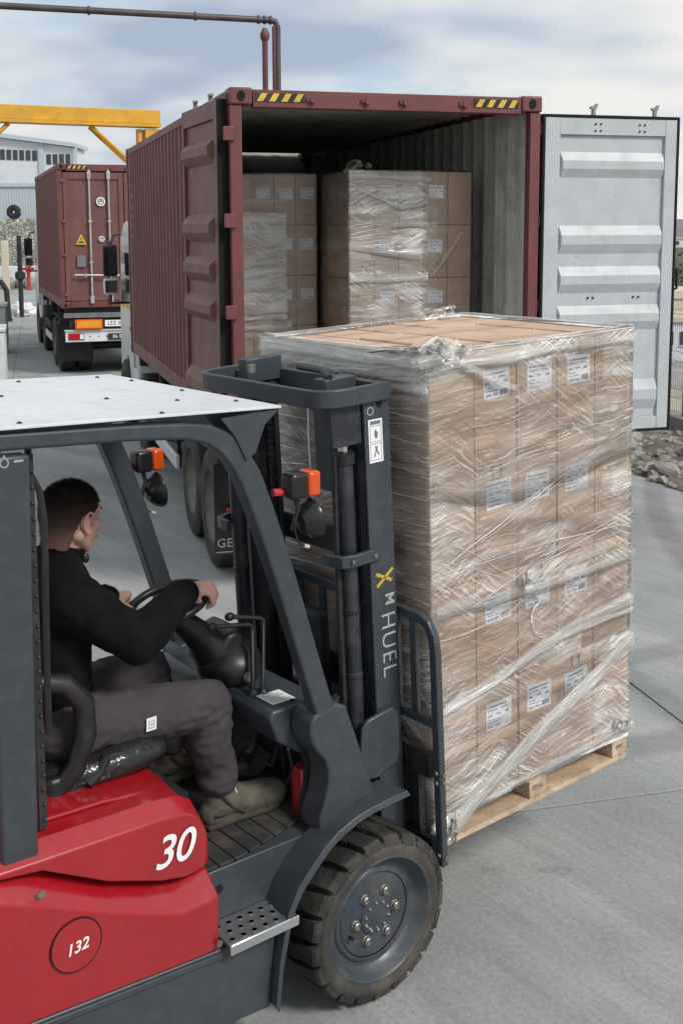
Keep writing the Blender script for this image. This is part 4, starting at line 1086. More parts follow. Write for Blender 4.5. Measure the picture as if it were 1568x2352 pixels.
def rope(parent, pts, r, seed, flat=3.0, m='film_rope', name='film_strand', lay=1.0, normal=(0, -1, 0)):
    """twisted or flattened strand of film lying along a face"""
    P_ = [Vector(p) for p in pts]; out = []
    for i in range(len(P_) - 1):
        for k in range(10):
            s = k / 10; a = P_[max(i - 1, 0)]; b = P_[i]; c = P_[i + 1]; d = P_[min(i + 2, len(P_) - 1)]
            out.append(.5 * ((2 * b) + (c - a) * s + (2 * a - 5 * b + 4 * c - d) * s * s + (3 * b - a - 3 * c + d) * s ** 3))
    out.append(P_[-1]); n_ = Vector(normal)
    q = MB(); N_ = 6; L_ = 0; uvl = []
    for i, p in enumerate(out):
        d = (out[min(i + 1, len(out) - 1)] - out[max(i - 1, 0)]).normalized(); side = d.cross(n_).normalized()
        w = r * flat * (.65 + .7 * abs(mnoise.noise(Vector((i * .21 + seed, seed, 0))))); h = r * (.6 + .5 * abs(mnoise.noise(Vector((i * .3, seed, 2)))))
        if i: L_ += (p - out[i - 1]).length
        for k in range(N_):
            t = math.tau * k / N_
            q.v.append(p + side * math.cos(t) * w + n_ * (math.sin(t) * h + .004 * mnoise.noise(Vector((i * .3, seed * 2, 7))))); uvl.append((L_, .02 * k + seed))
    for i in range(len(out) - 1):
        for k in range(N_): q.f.append((i * N_ + k, i * N_ + (k + 1) % N_, (i + 1) * N_ + (k + 1) % N_, (i + 1) * N_ + k))
    me = bpy.data.meshes.new(name); me.from_pydata([tuple(v) for v in q.v], [], q.f)
    ul = me.uv_layers.new(name='UVMap')
    for pl in me.polygons:
        pl.use_smooth = True
        for li in pl.loop_indices: ul.data[li].uv = uvl[me.loops[li].vertex_index]
    a_ = me.attributes.new('layers', 'FLOAT', 'POINT'); a_.data.foreach_set('value', [lay] * len(me.vertices))
    me.materials.append(MATS[m])
    return link(name, me, parent)

def band(parent, pts, width, seed, lay=1.0, normal=(0, -1, 0), name='film_band', rough=.004, end_w=None, taper=False):
    """flat gathered ribbon of film, thin at its edges"""
    P_ = [Vector(p) for p in pts]; out = []
    for i in range(len(P_) - 1):
        for k in range(12):
            s = k / 12; a = P_[max(i - 1, 0)]; b = P_[i]; c = P_[i + 1]; d = P_[min(i + 2, len(P_) - 1)]
            out.append(.5 * ((2 * b) + (c - a) * s + (2 * a - 5 * b + 4 * c - d) * s * s + (3 * b - a - 3 * c + d) * s ** 3))
    out.append(P_[-1]); n_ = Vector(normal); N_ = 11; V = []; UV = []; LA = []; L_ = 0
    for i, p in enumerate(out):
        d = (out[min(i + 1, len(out) - 1)] - out[max(i - 1, 0)]).normalized(); side = d.cross(n_)
        if side.length < .01: side = d.orthogonal()
        side.normalize(); f = i / (len(out) - 1)
        w = width * (1 if end_w is None else 1 + (end_w - 1) * f) * (.8 + .5 * mnoise.noise(Vector((i * .12, seed, 4))))
        if i: L_ += (p - out[i - 1]).length
        for k in range(N_):
            t = k / (N_ - 1) * 2 - 1
            V.append(p + side * t * w * .5 + n_ * (rough * (1 - t * t) + rough * mnoise.noise(Vector((i * .16 + seed, t * 5, seed))))); UV.append((L_ + seed * 1.7, t * w * .5 + seed * .37))
            ef = min(1, f / .10, (1 - f) / .10) if taper else 1.0
            LA.append(lay * ef * (1 - abs(t) ** 1.6) * (.55 + .9 * abs(mnoise.noise(Vector((t * 6 + seed, i * .03, 1))))))
    F_ = [(i * N_ + k, i * N_ + k + 1, (i + 1) * N_ + k + 1, (i + 1) * N_ + k) for i in range(len(out) - 1) for k in range(N_ - 1)]
    me = bpy.data.meshes.new(name); me.from_pydata([tuple(v) for v in V], [], F_)
    ul = me.uv_layers.new(name='UVMap')
    for pl in me.polygons:
        pl.use_smooth = True
        for li in pl.loop_indices: ul.data[li].uv = UV[me.loops[li].vertex_index]
    a_ = me.attributes.new('layers', 'FLOAT', 'POINT'); a_.data.foreach_set('value', LA)
    me.materials.append(MATS['film_rope'])
    return link(name, me, parent)

def crumple(parent, c, r, seed, name='film_bunch', lay=1.0, n=9):
    """bunched film: curled ribbons folded over one another, joined into one piece"""
    rr_ = random.Random(int(seed * 13)); c = Vector(c); objs = []
    for k in range(n):
        a = Vector((rr_.uniform(-1, 1) * r[0], rr_.uniform(-1, 1) * r[1], rr_.uniform(-.6, .6) * r[2])); b = Vector((rr_.uniform(-1, 1) * r[0], rr_.uniform(-1, 1) * r[1], rr_.uniform(-1, 1) * r[2]))
        m_ = (a + b) / 2 + Vector((rr_.uniform(-.5, .5) * r[0], -abs(rr_.uniform(.2, 1)) * r[1], rr_.uniform(.2, 1) * r[2]))
        nn = Vector((rr_.uniform(-1, 1), rr_.uniform(-1, -.2), rr_.uniform(-.3, 1))).normalized()
        objs.append(band(parent, [c + a, c + m_, c + b], min(r[0], r[2]) * rr_.uniform(.7, 1.5), seed + k * 3.1, lay * rr_.uniform(.7, 1.3), tuple(nn), name, rough=.008))
    bm = bmesh.new()
    for o in objs: bm.from_mesh(o.data)
    me = bpy.data.meshes.new(name); bm.to_mesh(me); bm.free(); me.materials.append(MATS['film_rope'])
    for o in objs: bpy.data.objects.remove(o)
    for p in me.polygons: p.use_smooth = True
    return link(name, me, parent)

# --- shared carton meshes
CART = {}
def carton_meshes(dx, dy, dz):
    k = (round(dx, 3), round(dy, 3), round(dz, 3))
    if k in CART: return CART[k]
    g = .0026
    bm = bmesh.new(); bmesh.ops.create_cube(bm, size=1.0)
    for v in bm.verts: v.co = Vector(((v.co.x + .5) * (dx - 2 * g) + g, (v.co.y + .5) * (dy - 2 * g) + g, (v.co.z + .5) * (dz - 2 * g) + g))
    bmesh.ops.bevel(bm, geom=list(bm.edges), offset=.0045, segments=2, affect='EDGES', profile=.6)
    me = bpy.data.meshes.new('carton'); bm.to_mesh(me); bm.free()
    for p in me.polygons: p.use_smooth = True
    me.set_sharp_from_angle(angle=R(50)); me.materials.append(MATS['carton'])
    # flaps on the top meeting in the middle, and the tape over them
    q = MB(); q.box(g + .004, dx - g - .004, g + .004, dy / 2 - .0012, dz - g - .001, dz - g + .0016); q.box(g + .004, dx - g - .004, dy / 2 + .0012, dy - g - .004, dz - g - .001, dz - g + .0016)
    fl = q.mesh('top_flaps', 'carton')
    q = MB(); q.box(g + .002, dx - g - .002, dy / 2 - .025, dy / 2 + .025, dz - g + .0017, dz - g + .0022)
    tp = q.mesh('tape', 'carton_tape')
    CART[k] = (me, fl, tp); return CART[k]
LABELS = []
def label_meshes():
    lw, lh = .145, .115
    for s in range(4):
        r_ = random.Random(40 + s)
        pa = MB().box(-lw / 2, lw / 2, -.0012, 0, -lh / 2, lh / 2).mesh('shipping_label', 'label_paper')
        q = MB()
        def bar(x0, x1, z0, z1): q.box(x0, x1, -.0018, -.00125, z0, z1)
        def words(x0, x1, z, h, bold):
            x = x0
            while x < x1 - .004:
                w_ = r_.uniform(.004, .010) * bold
                bar(x, min(x + w_, x1), z, z + h * r_.uniform(.75, 1)); x += w_ + .0022 * bold
        words(-.062, .052, .036, .0085, 1.3)
        words(-.062, -.008, .023, .0045, .8); words(.010, .050, .023, .0045, .8)
        words(-.062, -.036, .000, .008, 1.0); words(-.016, .012, .002, .007, .9); words(.036, .060, -.002, .010, .9)
        words(-.062, -.020, -.016, .0045, .8); words(-.062, .010, -.027, .004, .7)
        if s % 2 == 0:
            x = .018
            while x < .06: w_ = r_.choice((.0012, .0012, .0024)); bar(x, x + w_, -.047, -.026); x += w_ + .0016
        words(-.062, -.030, -.045, .006, 1.0); words(-.022, .006, -.045, .006, .9)
        LABELS.append((pa, q.mesh('label_print', 'label_print')))
label_meshes()
SYM = MB()
for x in (-.022, .022): SYM.prism([(x - .012, 0), (x - .005, 0), (x - .005, -.03), (x + .005, -.03), (x + .005, 0), (x + .012, 0), (x, .022)], 'y', -.0012, -.0004)
SYM.box(-.04, .04, -.0012, -.0004, -.040, -.035)
SYM = SYM.mesh('handling_symbol', 'label_print')

def carton(mw, x, y, z, dx, dy, dz, label, group, lab=None, rnd=random, symbol=False, top=False, lz=.70, lx=.52, dz_=0.0):
    body, fl, tp = carton_meshes(dx, dy, dz)
    o = bpy.data.objects.new('carton', body); COL.objects.link(o)
    o.matrix_world = mw @ Matrix.Translation((x + rnd.uniform(-.001, .001), y + rnd.uniform(-.003, .003), z + dz_)) @ Matrix.Rotation(rnd.uniform(-.006, .006), 4, 'Z')
    tag(o, label, 'carton', group)
    if top: link('top_flaps', fl, o); link('tape', tp, o)
    if lab is not None:
        L_ = link('shipping_label', LABELS[lab % 4][0], o, (dx * lx + rnd.uniform(-.008, .008), .0018, dz * lz + rnd.uniform(-.008, .008)), (0, rnd.uniform(-.05, .05), 0), (min(1, dx / .237),) * 3)
        link('label_print', LABELS[lab % 4][1], L_)
    if symbol: link('handling_symbol', SYM, o, (dx * .5, .0018, dz * .93))
    return o

ROW = ['bottom row', 'second row up', 'third row up', 'top row']
rl = random.Random(5)
# --- the load on the forks
NX, NY, NZ = 5, 3, 4; LX, LY, LZ0, LH = 1.186, 1.010, .146, 1.790
cdx, cdy, cdz = LX / NX, LY / NY, LH / NZ
COLN = ['beside the forks', 'second from the forks', 'middle column', 'second from the far end', 'far end']
for k in range(NZ):
    for i in range(NX):
        for j in range(NY):
            if not (j == 0 or i == 0 or k == NZ - 1): continue
            if j == 0:
                lb = 'brown carton, %s of the lifted load, %s' % (ROW[k], COLN[i]); has = 1 <= i <= 3
            elif i == 0:
                lb = 'plain carton, %s of the lifted load, %s on its mast side' % (ROW[k], ['', 'in the middle', 'farthest back'][j]); has = False
            else:
                lb = 'carton topping the lifted load, %s, %s' % (COLN[i], ['', 'middle line', 'rear line'][j]); has = False
            if has: lb = lb.replace('brown carton', 'carton with label')
            carton(LOAD, i * cdx, j * cdy, LZ0 + k * cdz, cdx, cdy, cdz, lb, 'cartons of the lifted load', (i + k * 3) if has else None, rl,
                   symbol=(has and (i + k) % 3 == 0), top=(k == NZ - 1), dz_=(rl.uniform(-.009, 0) if k == NZ - 1 else 0))
# pallet
pal = empty('wooden_pallet', mw=LOAD, label='pale wooden pallet under the wrapped load on the forks', cat='pallet', group='wooden pallets')
for x in (0.0, LX / 2 - .05, LX - .10):
    for y in (0.004, LY / 2 - .07, LY - .10):
        MB().box(x, x + .10, y, y + .10, .022, .100).build('block', 'pallet_wood', pal, bevel=.003)
for y in (0, LY / 2 - .07, LY - .10): MB().box(0, LX, y, y + .105, 0, .0215).build('bottom_board', 'pallet_wood', pal, bevel=.002)
for x in (0, LX / 2 - .07, LX - .10): MB().box(x, x + .12 - (.02 if x > 1 else 0), .002, LY - .002, .1005, .121).build('stringer_board', 'pallet_wood', pal, bevel=.002)
for k in range(7): MB().box(.002, LX - .002, k * LY / 7 + .004, (k + 1) * LY / 7 - .02, .1215, .143).build('deck_board', 'pallet_wood', pal, bevel=.002)
text('block_stamp', 'EPAL', .030, 'label_print', pal, basis((1, 0, 0), (0, 0, 1), (LX / 2, .0030, .062)), space=1.1)
text('block_stamp', 'IPPC', .026, 'label_print', pal, basis((1, 0, 0), (0, 0, 1), (LX - .05, .0030, .062)))
# film
def lay_main(u, z):
    s = 1.0
    if u < LX + .001:
        x = u
        if z > 1.86: s += 1.2
        s += .8 * math.exp(-((z - (1.36 + .16 * x)) / .09) ** 2)         # veil between the upper rows
        s += .55 * math.exp(-((z - (.94 + .03 * x)) / .07) ** 2)
        s += .9 * math.exp(-((z - (.55 + .17 * x)) / .035) ** 2)
        if z < .14 + .40 * x: s += .45
        if z < .20: s += .35
        d_ = abs(z - (.10 + .40 * x)); s += .8 * math.exp(-(d_ / .03) ** 2)
        if x > 1.05: s += .25
        if .72 < z < .92: s *= .75
        if x > .85 and .60 < z < .74: s *= .25
        zr = ((z - LZ0) % (LH / 4)) / (LH / 4)
        if .56 < zr < .86 and .22 < x < .98 and z > LZ0: s *= .62
    else:
        if z > 1.80: s += 1.6
        s += .35
    return s
FZ0 = .10
def zb_main(u):
    x = u if u < LX else 2.0
    e = .125 + .015 * math.sin(u * 5.0) + .012 * mnoise.noise(Vector((u * 6, 1, 1)))
    if x < .22: e -= (.22 - x) * .42
    elif u > 2 * (LX + LY) - .12: e -= .09
    return e
fm = film_shell('stretch_film', LOAD, LX, LY, FZ0, LZ0 + LH, 2.3, lay_main, 'creased clear stretch film wrapped round the load on the forks', lip=.055, zb=zb_main)
yy = -.014
def S2(pts, r, seed, **k): return rope(fm, [(x, yy + .001 * seed % .004, z) for x, z in pts], r, seed, **k)
def B2(pts, w, seed, lay=1.0, **k): return band(fm, [(x, yy - .009 - .0006 * (seed % 5), z) for x, z in pts], w, seed, lay, **k)
# thin pulled strands
S2([(1.190, 1.53), (.84, 1.413), (.533, 1.303), (.154, 1.169), (-.012, 1.104)], .0026, 1, flat=1.3)
S2([(1.190, 1.50), (.95, 1.43), (.70, 1.345), (.45, 1.255), (.25, 1.19)], .0016, 101, flat=1.2)
S2([(1.19, 1.135), (.758, 1.055), (.486, 1.015), (.2, .94)], .0024, 2, flat=1.3)
S2([(1.19, 1.155), (.9, 1.10), (.62, 1.06)], .0015, 102, flat=1.3)
S2([(1.18, .975), (.9, .93), (.6, .93), (.4, .91), (.05, .945)], .0018, 4, flat=1.5)
S2([(1.185, .750), (.872, .73), (.629, .698), (.364, .635), (.05, .585)], .0024, 5, flat=1.4)
S2([(1.18, .685), (.80, .69), (.5, .655), (.2, .592), (.02, .575)], .0018, 7, flat=1.4)
S2([(1.188, .585), (.94, .485), (.735, .403), (.41, .276), (.175, .162), (.03, .085)], .0028, 8, flat=1.4)
S2([(1.188, .560), (.90, .440), (.66, .330), (.33, .200), (.12, .105), (.02, .050)], .0022, 10, flat=1.4)
S2([(1.188, .575), (.95, .470), (.60, .315), (.25, .165), (.02, .06)], .0018, 11, flat=1.3)
S2([(-.010, 1.11), (.319, 1.107), (.597, 1.111), (1.19, 1.088)], .0018, 12, flat=1.3)
S2([(-.012, .852), (.195, .847), (.441, .885), (.496, .97)], .0018, 13, flat=1.3)
S2([(.496, .975), (.584, .885), (.55, .847), (.539, .803), (.565, .742), (.623, .699)], .0040, 14, flat=1.3)
S2([(.496, .975), (.35, 1.06), (.22, 1.15), (.1, 1.21)], .0020, 15, flat=1.3)
S2([(.46, .985), (.33, 1.04), (.20, 1.10)], .0018, 115, flat=1.3)
S2([(.75, 1.18), (.66, 1.08), (.60, 1.02)], .0018, 20, flat=1.2)
# broad gathered bands
B2([(1.19, .955), (.842, .945), (.54, .945), (.25, .955), (.0, .975)], .070, 3, .7)
B2([(1.186, .750), (.872, .73), (.629, .695), (.364, .630), (.04, .575)], .075, 5, 1.5)
B2([(1.18, .70), (.85, .70), (.55, .668), (.30, .605), (.02, .565)], .045, 6, 1.5)
B2([(1.188, .578), (.93, .475), (.735, .395), (.40, .262), (.165, .148), (.02, .070)], .075, 8, 1.7, end_w=1.5)
B2([(1.188, .565), (.90, .45), (.66, .338), (.33, .210), (.12, .115), (.02, .055)], .085, 9, 1.4, end_w=1.6)
B2([(.10, 1.915), (.22, 1.865), (.356, 1.80), (.46, 1.765)], .050, 16, 1.3, taper=True)
B2([(0, 1.46), (.25, 1.41), (.5, 1.385), (.8, 1.42), (1.19, 1.47)], .140, 22, .55)
B2([(0, .13), (.3, .14), (.7, .155), (1.19, .16)], .055, 27, 1.0)
B2([(0, 1.895), (.4, 1.90), (.8, 1.905), (1.19, 1.90)], .060, 28, 1.0)
for k in range(14):                                    # short creases fanning off the tight places
    x0 = rl.uniform(0, .95); z0 = rl.uniform(.25, 1.8); s = rl.choice((.22, .4, .5, -.45, -.6)); l_ = rl.uniform(.5, 1.3)
    S2([(x0, z0), (x0 + .09 * l_, z0 + .09 * l_ * s), (min(1.18, x0 + .2 * l_), z0 + .21 * l_ * s)], .0012, 130 + k, flat=1.2, lay=.8)
crumple(fm, (.50, yy - .010, .975), (.045, .014, .035), 3.0, 'film_knot', 1.2, 8)
crumple(fm, (.02, -.015, LZ0 + LH + .006), (.085, .05, .055), 8.0, lay=1.1, n=12)
crumple(fm, (.10, -.008, LZ0 + LH - .005), (.085, .028, .045), 12.0, lay=1.0, n=9)
crumple(fm, (-.02, .16, LZ0 + LH + .006), (.04, .12, .020), 15.0, lay=.9, n=8)
crumple(fm, (.95, .98, LZ0 + LH + .015), (.15, .04, .028), 18.0, lay=.9, n=10)
crumple(fm, (.03, yy - .006, .075), (.060, .014, .055), 21.0, lay=1.1, n=9)
crumple(fm, (1.12, yy - .006, .165), (.065, .012, .035), 24.0, lay=1.0, n=8)
# gathered film along the top edges
def S3(pts, r, seed, n=(0, 0, 1), **k): return rope(fm, pts, r, seed, normal=n, **k)
def B3(pts, w, seed, lay, n=(0, 0, 1)): return band(fm, pts, w, seed, lay, n)
T_ = LZ0 + LH + .010
B3([(.012, 1.02, T_ + .004), (.010, .7, T_ + .004), (.012, .4, T_ + .002), (.012, .02, T_ + .002)], .075, 41, 1.5)
B3([(-.018, 1.01, T_ - .035), (-.020, .6, T_ - .036), (-.020, .3, T_ - .035), (-.018, 0, T_ - .035)], .085, 42, 2.2, (-1, 0, 0))
B3([(-.020, 1.01, T_ - .085), (-.022, .6, T_ - .09), (-.022, .3, T_ - .09), (-.020, 0, T_ - .08)], .070, 46, 1.3, (-1, 0, 0))
S3([(-.012, 1.02, T_ - .006), (-.014, .7, T_ - .004), (-.013, .4, T_ - .006), (-.010, .02, T_ - .006)], .0055, 47, flat=1.4)
B3([(0, .006, T_ + .002), (.3, .004, T_ + .002), (.7, .004, T_), (1.19, .006, T_ + .002)], .050, 43, 1.6)
S3([(0, -.010, T_ - .006), (.3, -.012, T_ - .006), (.7, -.012, T_ - .008), (1.19, -.010, T_ - .006)], .0042, 48, flat=1.4)
B3([(1.185, .0, T_), (1.18, .4, T_), (1.185, 1.01, T_)], .07, 44, 1.5)
B3([(0, 1.0, T_), (.6, 1.0, T_), (1.19, 1.0, T_)], .06, 45, 1.5)
for k in range(9):
    z = 1.80 - k * .10
    if k % 3 == 0: B3([(-.018, .0, z), (-.020, .35, z + rl.uniform(-.03, .03)), (-.020, .7, z + rl.uniform(-.04, .03)), (-.018, 1.01, z + rl.uniform(-.03, .03))], .05, 60 + k, .8, (-1, 0, 0))
    S3([(-.014, .0, z), (-.016, .35, z + rl.uniform(-.03, .03)), (-.016, .7, z + rl.uniform(-.04, .03)), (-.014, 1.01, z + rl.uniform(-.03, .03))], .0016, 160 + k, n=(-1, 0, 0), flat=1.3)

# --- wrapped loads inside the container
def box_load(x0, y0, W, D, H, ncol, nrow, ndep, name, cols, seed, lay, labcols, side, lip=.05):
    mw = KO @ Matrix.Translation((x0, y0, 1.253 + .150))
    dx, dy, dz = W / ncol, D / ndep, (H - .146) / nrow
    r_ = random.Random(seed)
    for k in range(nrow):
        for i in range(ncol):
            for j in range(ndep):
                if not (j == 0 or (side and i == 0) or k == nrow - 1): continue
                if j == 0: where = '%s, %s' % (ROW[k], cols[i])
                elif i == 0 and side: where = '%s, %s back on its left side' % (ROW[k], ['', 'second', 'third', 'fourth'][j])
                else: where = 'top row, %s, %s behind' % (cols[i], ['', 'one', 'two', 'three'][j])
                has = j == 0 and i in labcols and not (k == 2 and seed == 91 and i < 3)
                carton(mw, i * dx, j * dy, .146 + k * dz, dx, dy, dz, 'carton %sin the container %s, %s' % ('with label ' if has else '', name, where),
                       'cartons of the %s in the container' % name, (i + 2 * k) if has else None, r_, top=(k == nrow - 1), lz=.62)
    p = empty('wooden_pallet', mw=mw, label='wooden pallet under the %s in the container' % name, cat='pallet', group='wooden pallets')
    for x in (0.0, W / 2 - .05, W - .10):
        for y in (0.004, D / 2 - .05, D - .10): MB().box(x, x + .10, y, y + .10, .022, .100).build('block', 'pallet_wood', p)
        MB().box(x, x + .10, 0, D, 0, .0215).build('bottom_board', 'pallet_wood', p)
    for k in range(6): MB().box(.002, W - .002, k * D / 6 + .004, (k + 1) * D / 6 - .02, .1005, .143).build('deck_board', 'pallet_wood', p)
    return mw, film_shell('stretch_film', mw, W, D, .03, H, seed, lay, 'clear stretch film round the %s in the container' % name, lip=lip, dens=48)
CN = ['leftmost column', 'second column', 'third column', 'fourth column', 'rightmost column']
def lay_r(u, z):
    s = .55
    if u < 1.04:
        f = max(0, min(1, (.66 - u) / .06)); s += 1.0 * f
        if z > 1.55: s += .5 * f
        if 1.18 < z < 1.45: s += .9 * f
        s += 1.2 * math.exp(-((z - 1.0) / .05) ** 2) * f
        if u > .74: s *= .35
    return s
mwR, fR = box_load(1.085, .74, 1.04, 1.05, 1.845, 5, 4, 3, 'right-hand load', CN, 77, lay_r, (1, 2, 3), True)
rope(fR, [(.02, -.012, 1.16), (.30, -.014, 1.25), (.62, -.014, 1.40), (.84, -.012, 1.47)], .003, 71, flat=1.4)
for k, (pts, w, l_) in enumerate((([(.0, -.014, .985), (.3, -.016, .99), (.66, -.014, 1.0)], .08, 1.6), ([(.05, -.014, 1.72), (.25, -.016, 1.63), (.45, -.016, 1.56), (.66, -.014, 1.60)], .05, 1.0), ([(.70, -.014, 1.02), (.82, -.016, 1.16), (.95, -.016, 1.36)], .05, .6),
        ([(.0, -.014, 1.80), (.3, -.014, 1.80), (.68, -.014, 1.78)], .07, 1.6), ([(.35, -.014, 1.42), (.5, -.016, 1.43), (.66, -.014, 1.42)], .07, 1.4), ([(.0, -.014, 1.25), (.3, -.016, 1.20), (.6, -.014, 1.16)], .08, .8))):
    band(fR, pts, w, 171 + k, l_)
crumple(fR, (.03, .05, 1.86), (.12, .06, .05), 31.0, lay=.6, n=8)
def lay_l(u, z):
    s = .5
    if u < .93:
        if u < .66 and .62 < z < 1.52: s += 3.8
        if u < .70 and .48 < z < .60: s += 1.6
        if z > 1.52: s += .15
    return s
mwL, fL = box_load(.10, 1.50, .93, 1.0, 1.850, 5, 4, 2, 'left-hand load', CN, 91, lay_l, (2, 3, 4), False)
for k, (z, w, l_) in enumerate(((.55, .10, 1.8), (1.50, .07, 1.6), (1.30, .12, 1.0), (1.10, .12, 1.2), (.90, .12, 1.0), (.70, .09, .9), (1.62, .05, .6))):
    band(fL, [(.0, -.014, z), (.35, -.016, z + .01), (.66, -.014, z)], w, 81 + k, l_)
# ------------------------------------------------------------------ forklift (local x forward, y to its left, z up)
fk = empty('forklift', mw=FORK, label='red and dark grey counterbalance forklift lifting a wrapped pallet load', cat='forklift')
G = 'steel_grey'
def loft(secs, m, name, parent, bevel=0.0, ang=30):
    q = MB(); n = len(secs[0])
    for s in secs: q.v += [Vector(p) for p in s]
    for i in range(len(secs) - 1):
        for k in range(n): q.f.append((i*n+k, i*n+(k+1) % n, (i+1)*n+(k+1) % n, (i+1)*n+k))
    q.f.append(tuple(range(n))[::-1]); q.f.append(tuple(range((len(secs)-1)*n, len(secs)*n)))
    return q.build(name, m, parent, bevel=bevel, ang=ang, seg=3)
def lerp_t(tab, x):
    if x <= tab[0][0]: return tab[0][1]
    for (a, b), (c, d) in zip(tab, tab[1:]):
        if x <= c: return b + (d - b) * (x - a) / (c - a)
    return tab[-1][1]
# lower red body with its sloping shoulder
seam = [(-2.0, 1.06), (-1.60, 1.02), (-1.28, .925), (-1.05, .800), (-.80, .706), (-.69, .708)]
band = [(-2.0, .97), (-1.41, .905), (-1.18, .800), (-1.0, .712), (-.81, .640), (-.66, .640)]
secs = []
for F in (-2.0, -1.8, -1.6, -1.4, -1.28, -1.18, -1.05, -.92, -.81, -.72, -.665):
    zs, zb, z0 = lerp_t(seam, F), lerp_t(band, F), .449 + (-.663 - F) * .06
    pull = 0.0 if F < -.70 else .006
    secs.append([(F, -.555 + pull, z0), (F, -.560 + pull, zb), (F, -.478, zs), (F, .478, zs), (F, .560 - pull, zb), (F, .555 - pull, z0)])
body = loft(secs, 'red_paint', 'side_panel', fk, bevel=.010, ang=25)
MB().box(-2.0, -.72, -.465, .465, .55, .98).build('hood_gap', 'gap_black', fk)
# hood
hz = [(-2.0, 1.075), (-1.28, .945), (-1.05, .822), (-.80, .730), (-.67, .736)]
secs = []
for F, zt, hw in ((-1.75, 1.03, .520), (-1.45, 1.03, .528), (-1.26, 1.025, .530), (-1.05, 1.018, .530), (-.86, 1.012, .528), (-.765, 1.000, .525), (-.715, .968, .518), (-.685, .918, .508), (-.668, .850, .498)):
    zb = min(lerp_t(hz, F) + (.06 if F < -1.5 else 0), zt - .07); zs = min(.955 + .02 * (-.75 - F), zt - .055)
    if F < -1.2: zb = min(zb, zs - .01)
    if F > -.69: zs = min(zs, zt - .03)
    zs = max(zs, zb + .004)
    secs.append([(F, -hw, zb), (F, -hw, zs), (F, -hw + .055, min(zs + .042, zt - .012)), (F, -hw + .12, zt - .010), (F, -.30, zt), (F, .30, zt), (F, hw - .12, zt - .010), (F, hw - .055, min(zs + .042, zt - .012)), (F, hw, zs), (F, hw, zb)])
hood = loft(secs, 'red_paint', 'hood', fk, bevel=.010, ang=25)
MB().tube([(-1.20, -.405, 1.021), (-1.0, -.405, 1.016), (-.82, -.400, .990)], .008, 8).build('hood_crease', 'red_paint', hood)
text('number_marking', '30', .148, 'decal_white', hood, basis((1, 0, 0), (0, 0, 1), (-.822, -.5312, .842)), shear=.30, space=.95, bold=.0012)
# counterweight behind
loft([[(-2.30, -.36, .45), (-2.30, -.36, .95), (-2.30, .36, .95), (-2.30, .36, .45)], [(-2.15, -.50, .30), (-2.15, -.50, 1.02), (-2.15, .50, 1.02), (-2.15, .50, .30)],
      [(-2.003, -.555, .28), (-2.003, -.555, 1.06), (-2.003, .555, 1.06), (-2.003, .555, .28)]], 'red_paint', 'counterweight', fk, bevel=.04)
# fuel cap
T = basis((1, 0, 0), (0, 0, 1), (-1.178, -.5600, .682))
cap = MB().lathe([(0, 0), (.080, 0), (.080, .0035), (0, .0045)], 40, T).build('fuel_cap', 'red_paint', fk)
MB().lathe([(.081, -.001), (.085, -.001), (.085, .0025), (.081, .0025)], 40, T, closed=True).build('cap_gap', 'gap_black', cap)
text('cap_emblem', '132', .050, 'decal_white', cap, basis((1, 0, .10), (-.10, 0, 1), (-1.178, -.5650, .675)), shear=.3, bold=.0006)
for x, z in ((-1.282, .885), (-.675, .480)):
    MB().lathe([(0, 0), (.012, 0), (.012, .005), (.006, .006), (0, .004)], 12, basis((1, 0, 0), (0, 0, 1), (x, -.561, z))).build('panel_screw', 'bolt_metal', fk)
# chassis
MB().prism([(-2.0, .26), (-.52, .150), (-.455, .145), (-.44, .30), (-.43, .47), (-.66, .444), (-2.0, .525)], 'y', -.545, .545).build('chassis_frame', G, fk, bevel=.012, seg=3)
MB().prism([(-2.0, .518), (-.655, .437), (-.655, .415), (-2.0, .496)], 'y', -.558, -.546).build('sill_strip', G, fk, bevel=.004)
MB().prism([(-.66, .445), (-.40, .465), (-.35, .545), (-.29, .605), (-.22, .645), (-.12, .655), (-.66, .655)], 'y', -.440, .440).build('floor_frame', G, fk, bevel=.010, seg=3)
MB().lathe([(0, 0), (.016, 0), (.016, .003), (0, .003)], 16, basis((1, 0, 0), (0, 0, 1), (-.595, -.4405, .585))).build('frame_hole', 'gap_black', fk)
# steps
st = MB().box(-.650, -.372, -.585, -.442, .462, .475).build('step', 'galv', fk, bevel=.003)
MB().box(-.652, -.370, -.598, -.5855, .440, .4785).build('step_edge', 'chrome', st, bevel=.005)
for i in range(6):
    for j in range(3):
        x = -.625 + i * .044 + (j % 2) * .018; y = -.565 + j * .044
        q = MB().lathe([(.013, 0), (.0125, .002), (.0095, .0025), (.009, .0005)], 12, Matrix.Translation((x, y, .4755)))
        q.build('grip_stud', 'galv', st)
        MB().lathe([(0, .0006), (.0092, .0006)], 12, Matrix.Translation((x, y, .4760))).build('stud_hole', 'gap_black', st)
# floor mat in slats
for i in range(9):
    x0 = -.655 + i * .066
    q = MB(); y0 = -.436 + max(0, (x0 + .50)) * .26; y1 = -.436 + max(0, (x0 + .566)) * .26
    q.add([(x0 + .003, y0, .656), (x0 + .063, y1, .656), (x0 + .063, -.01, .656), (x0 + .003, -.01, .656), (x0 + .003, y0, .668), (x0 + .063, y1, .668), (x0 + .063, -.01, .668), (x0 + .003, -.01, .668)],
          [(0,3,2,1),(4,5,6,7),(0,1,5,4),(1,2,6,5),(2,3,7,6),(3,0,4,7)])
    q.build('floor_slat', 'rubber_mat', fk, bevel=.004)
MB().box(-.66, -.06, -.005, .43, .656, .668).build('floor_mat', 'rubber_mat', fk, bevel=.004)
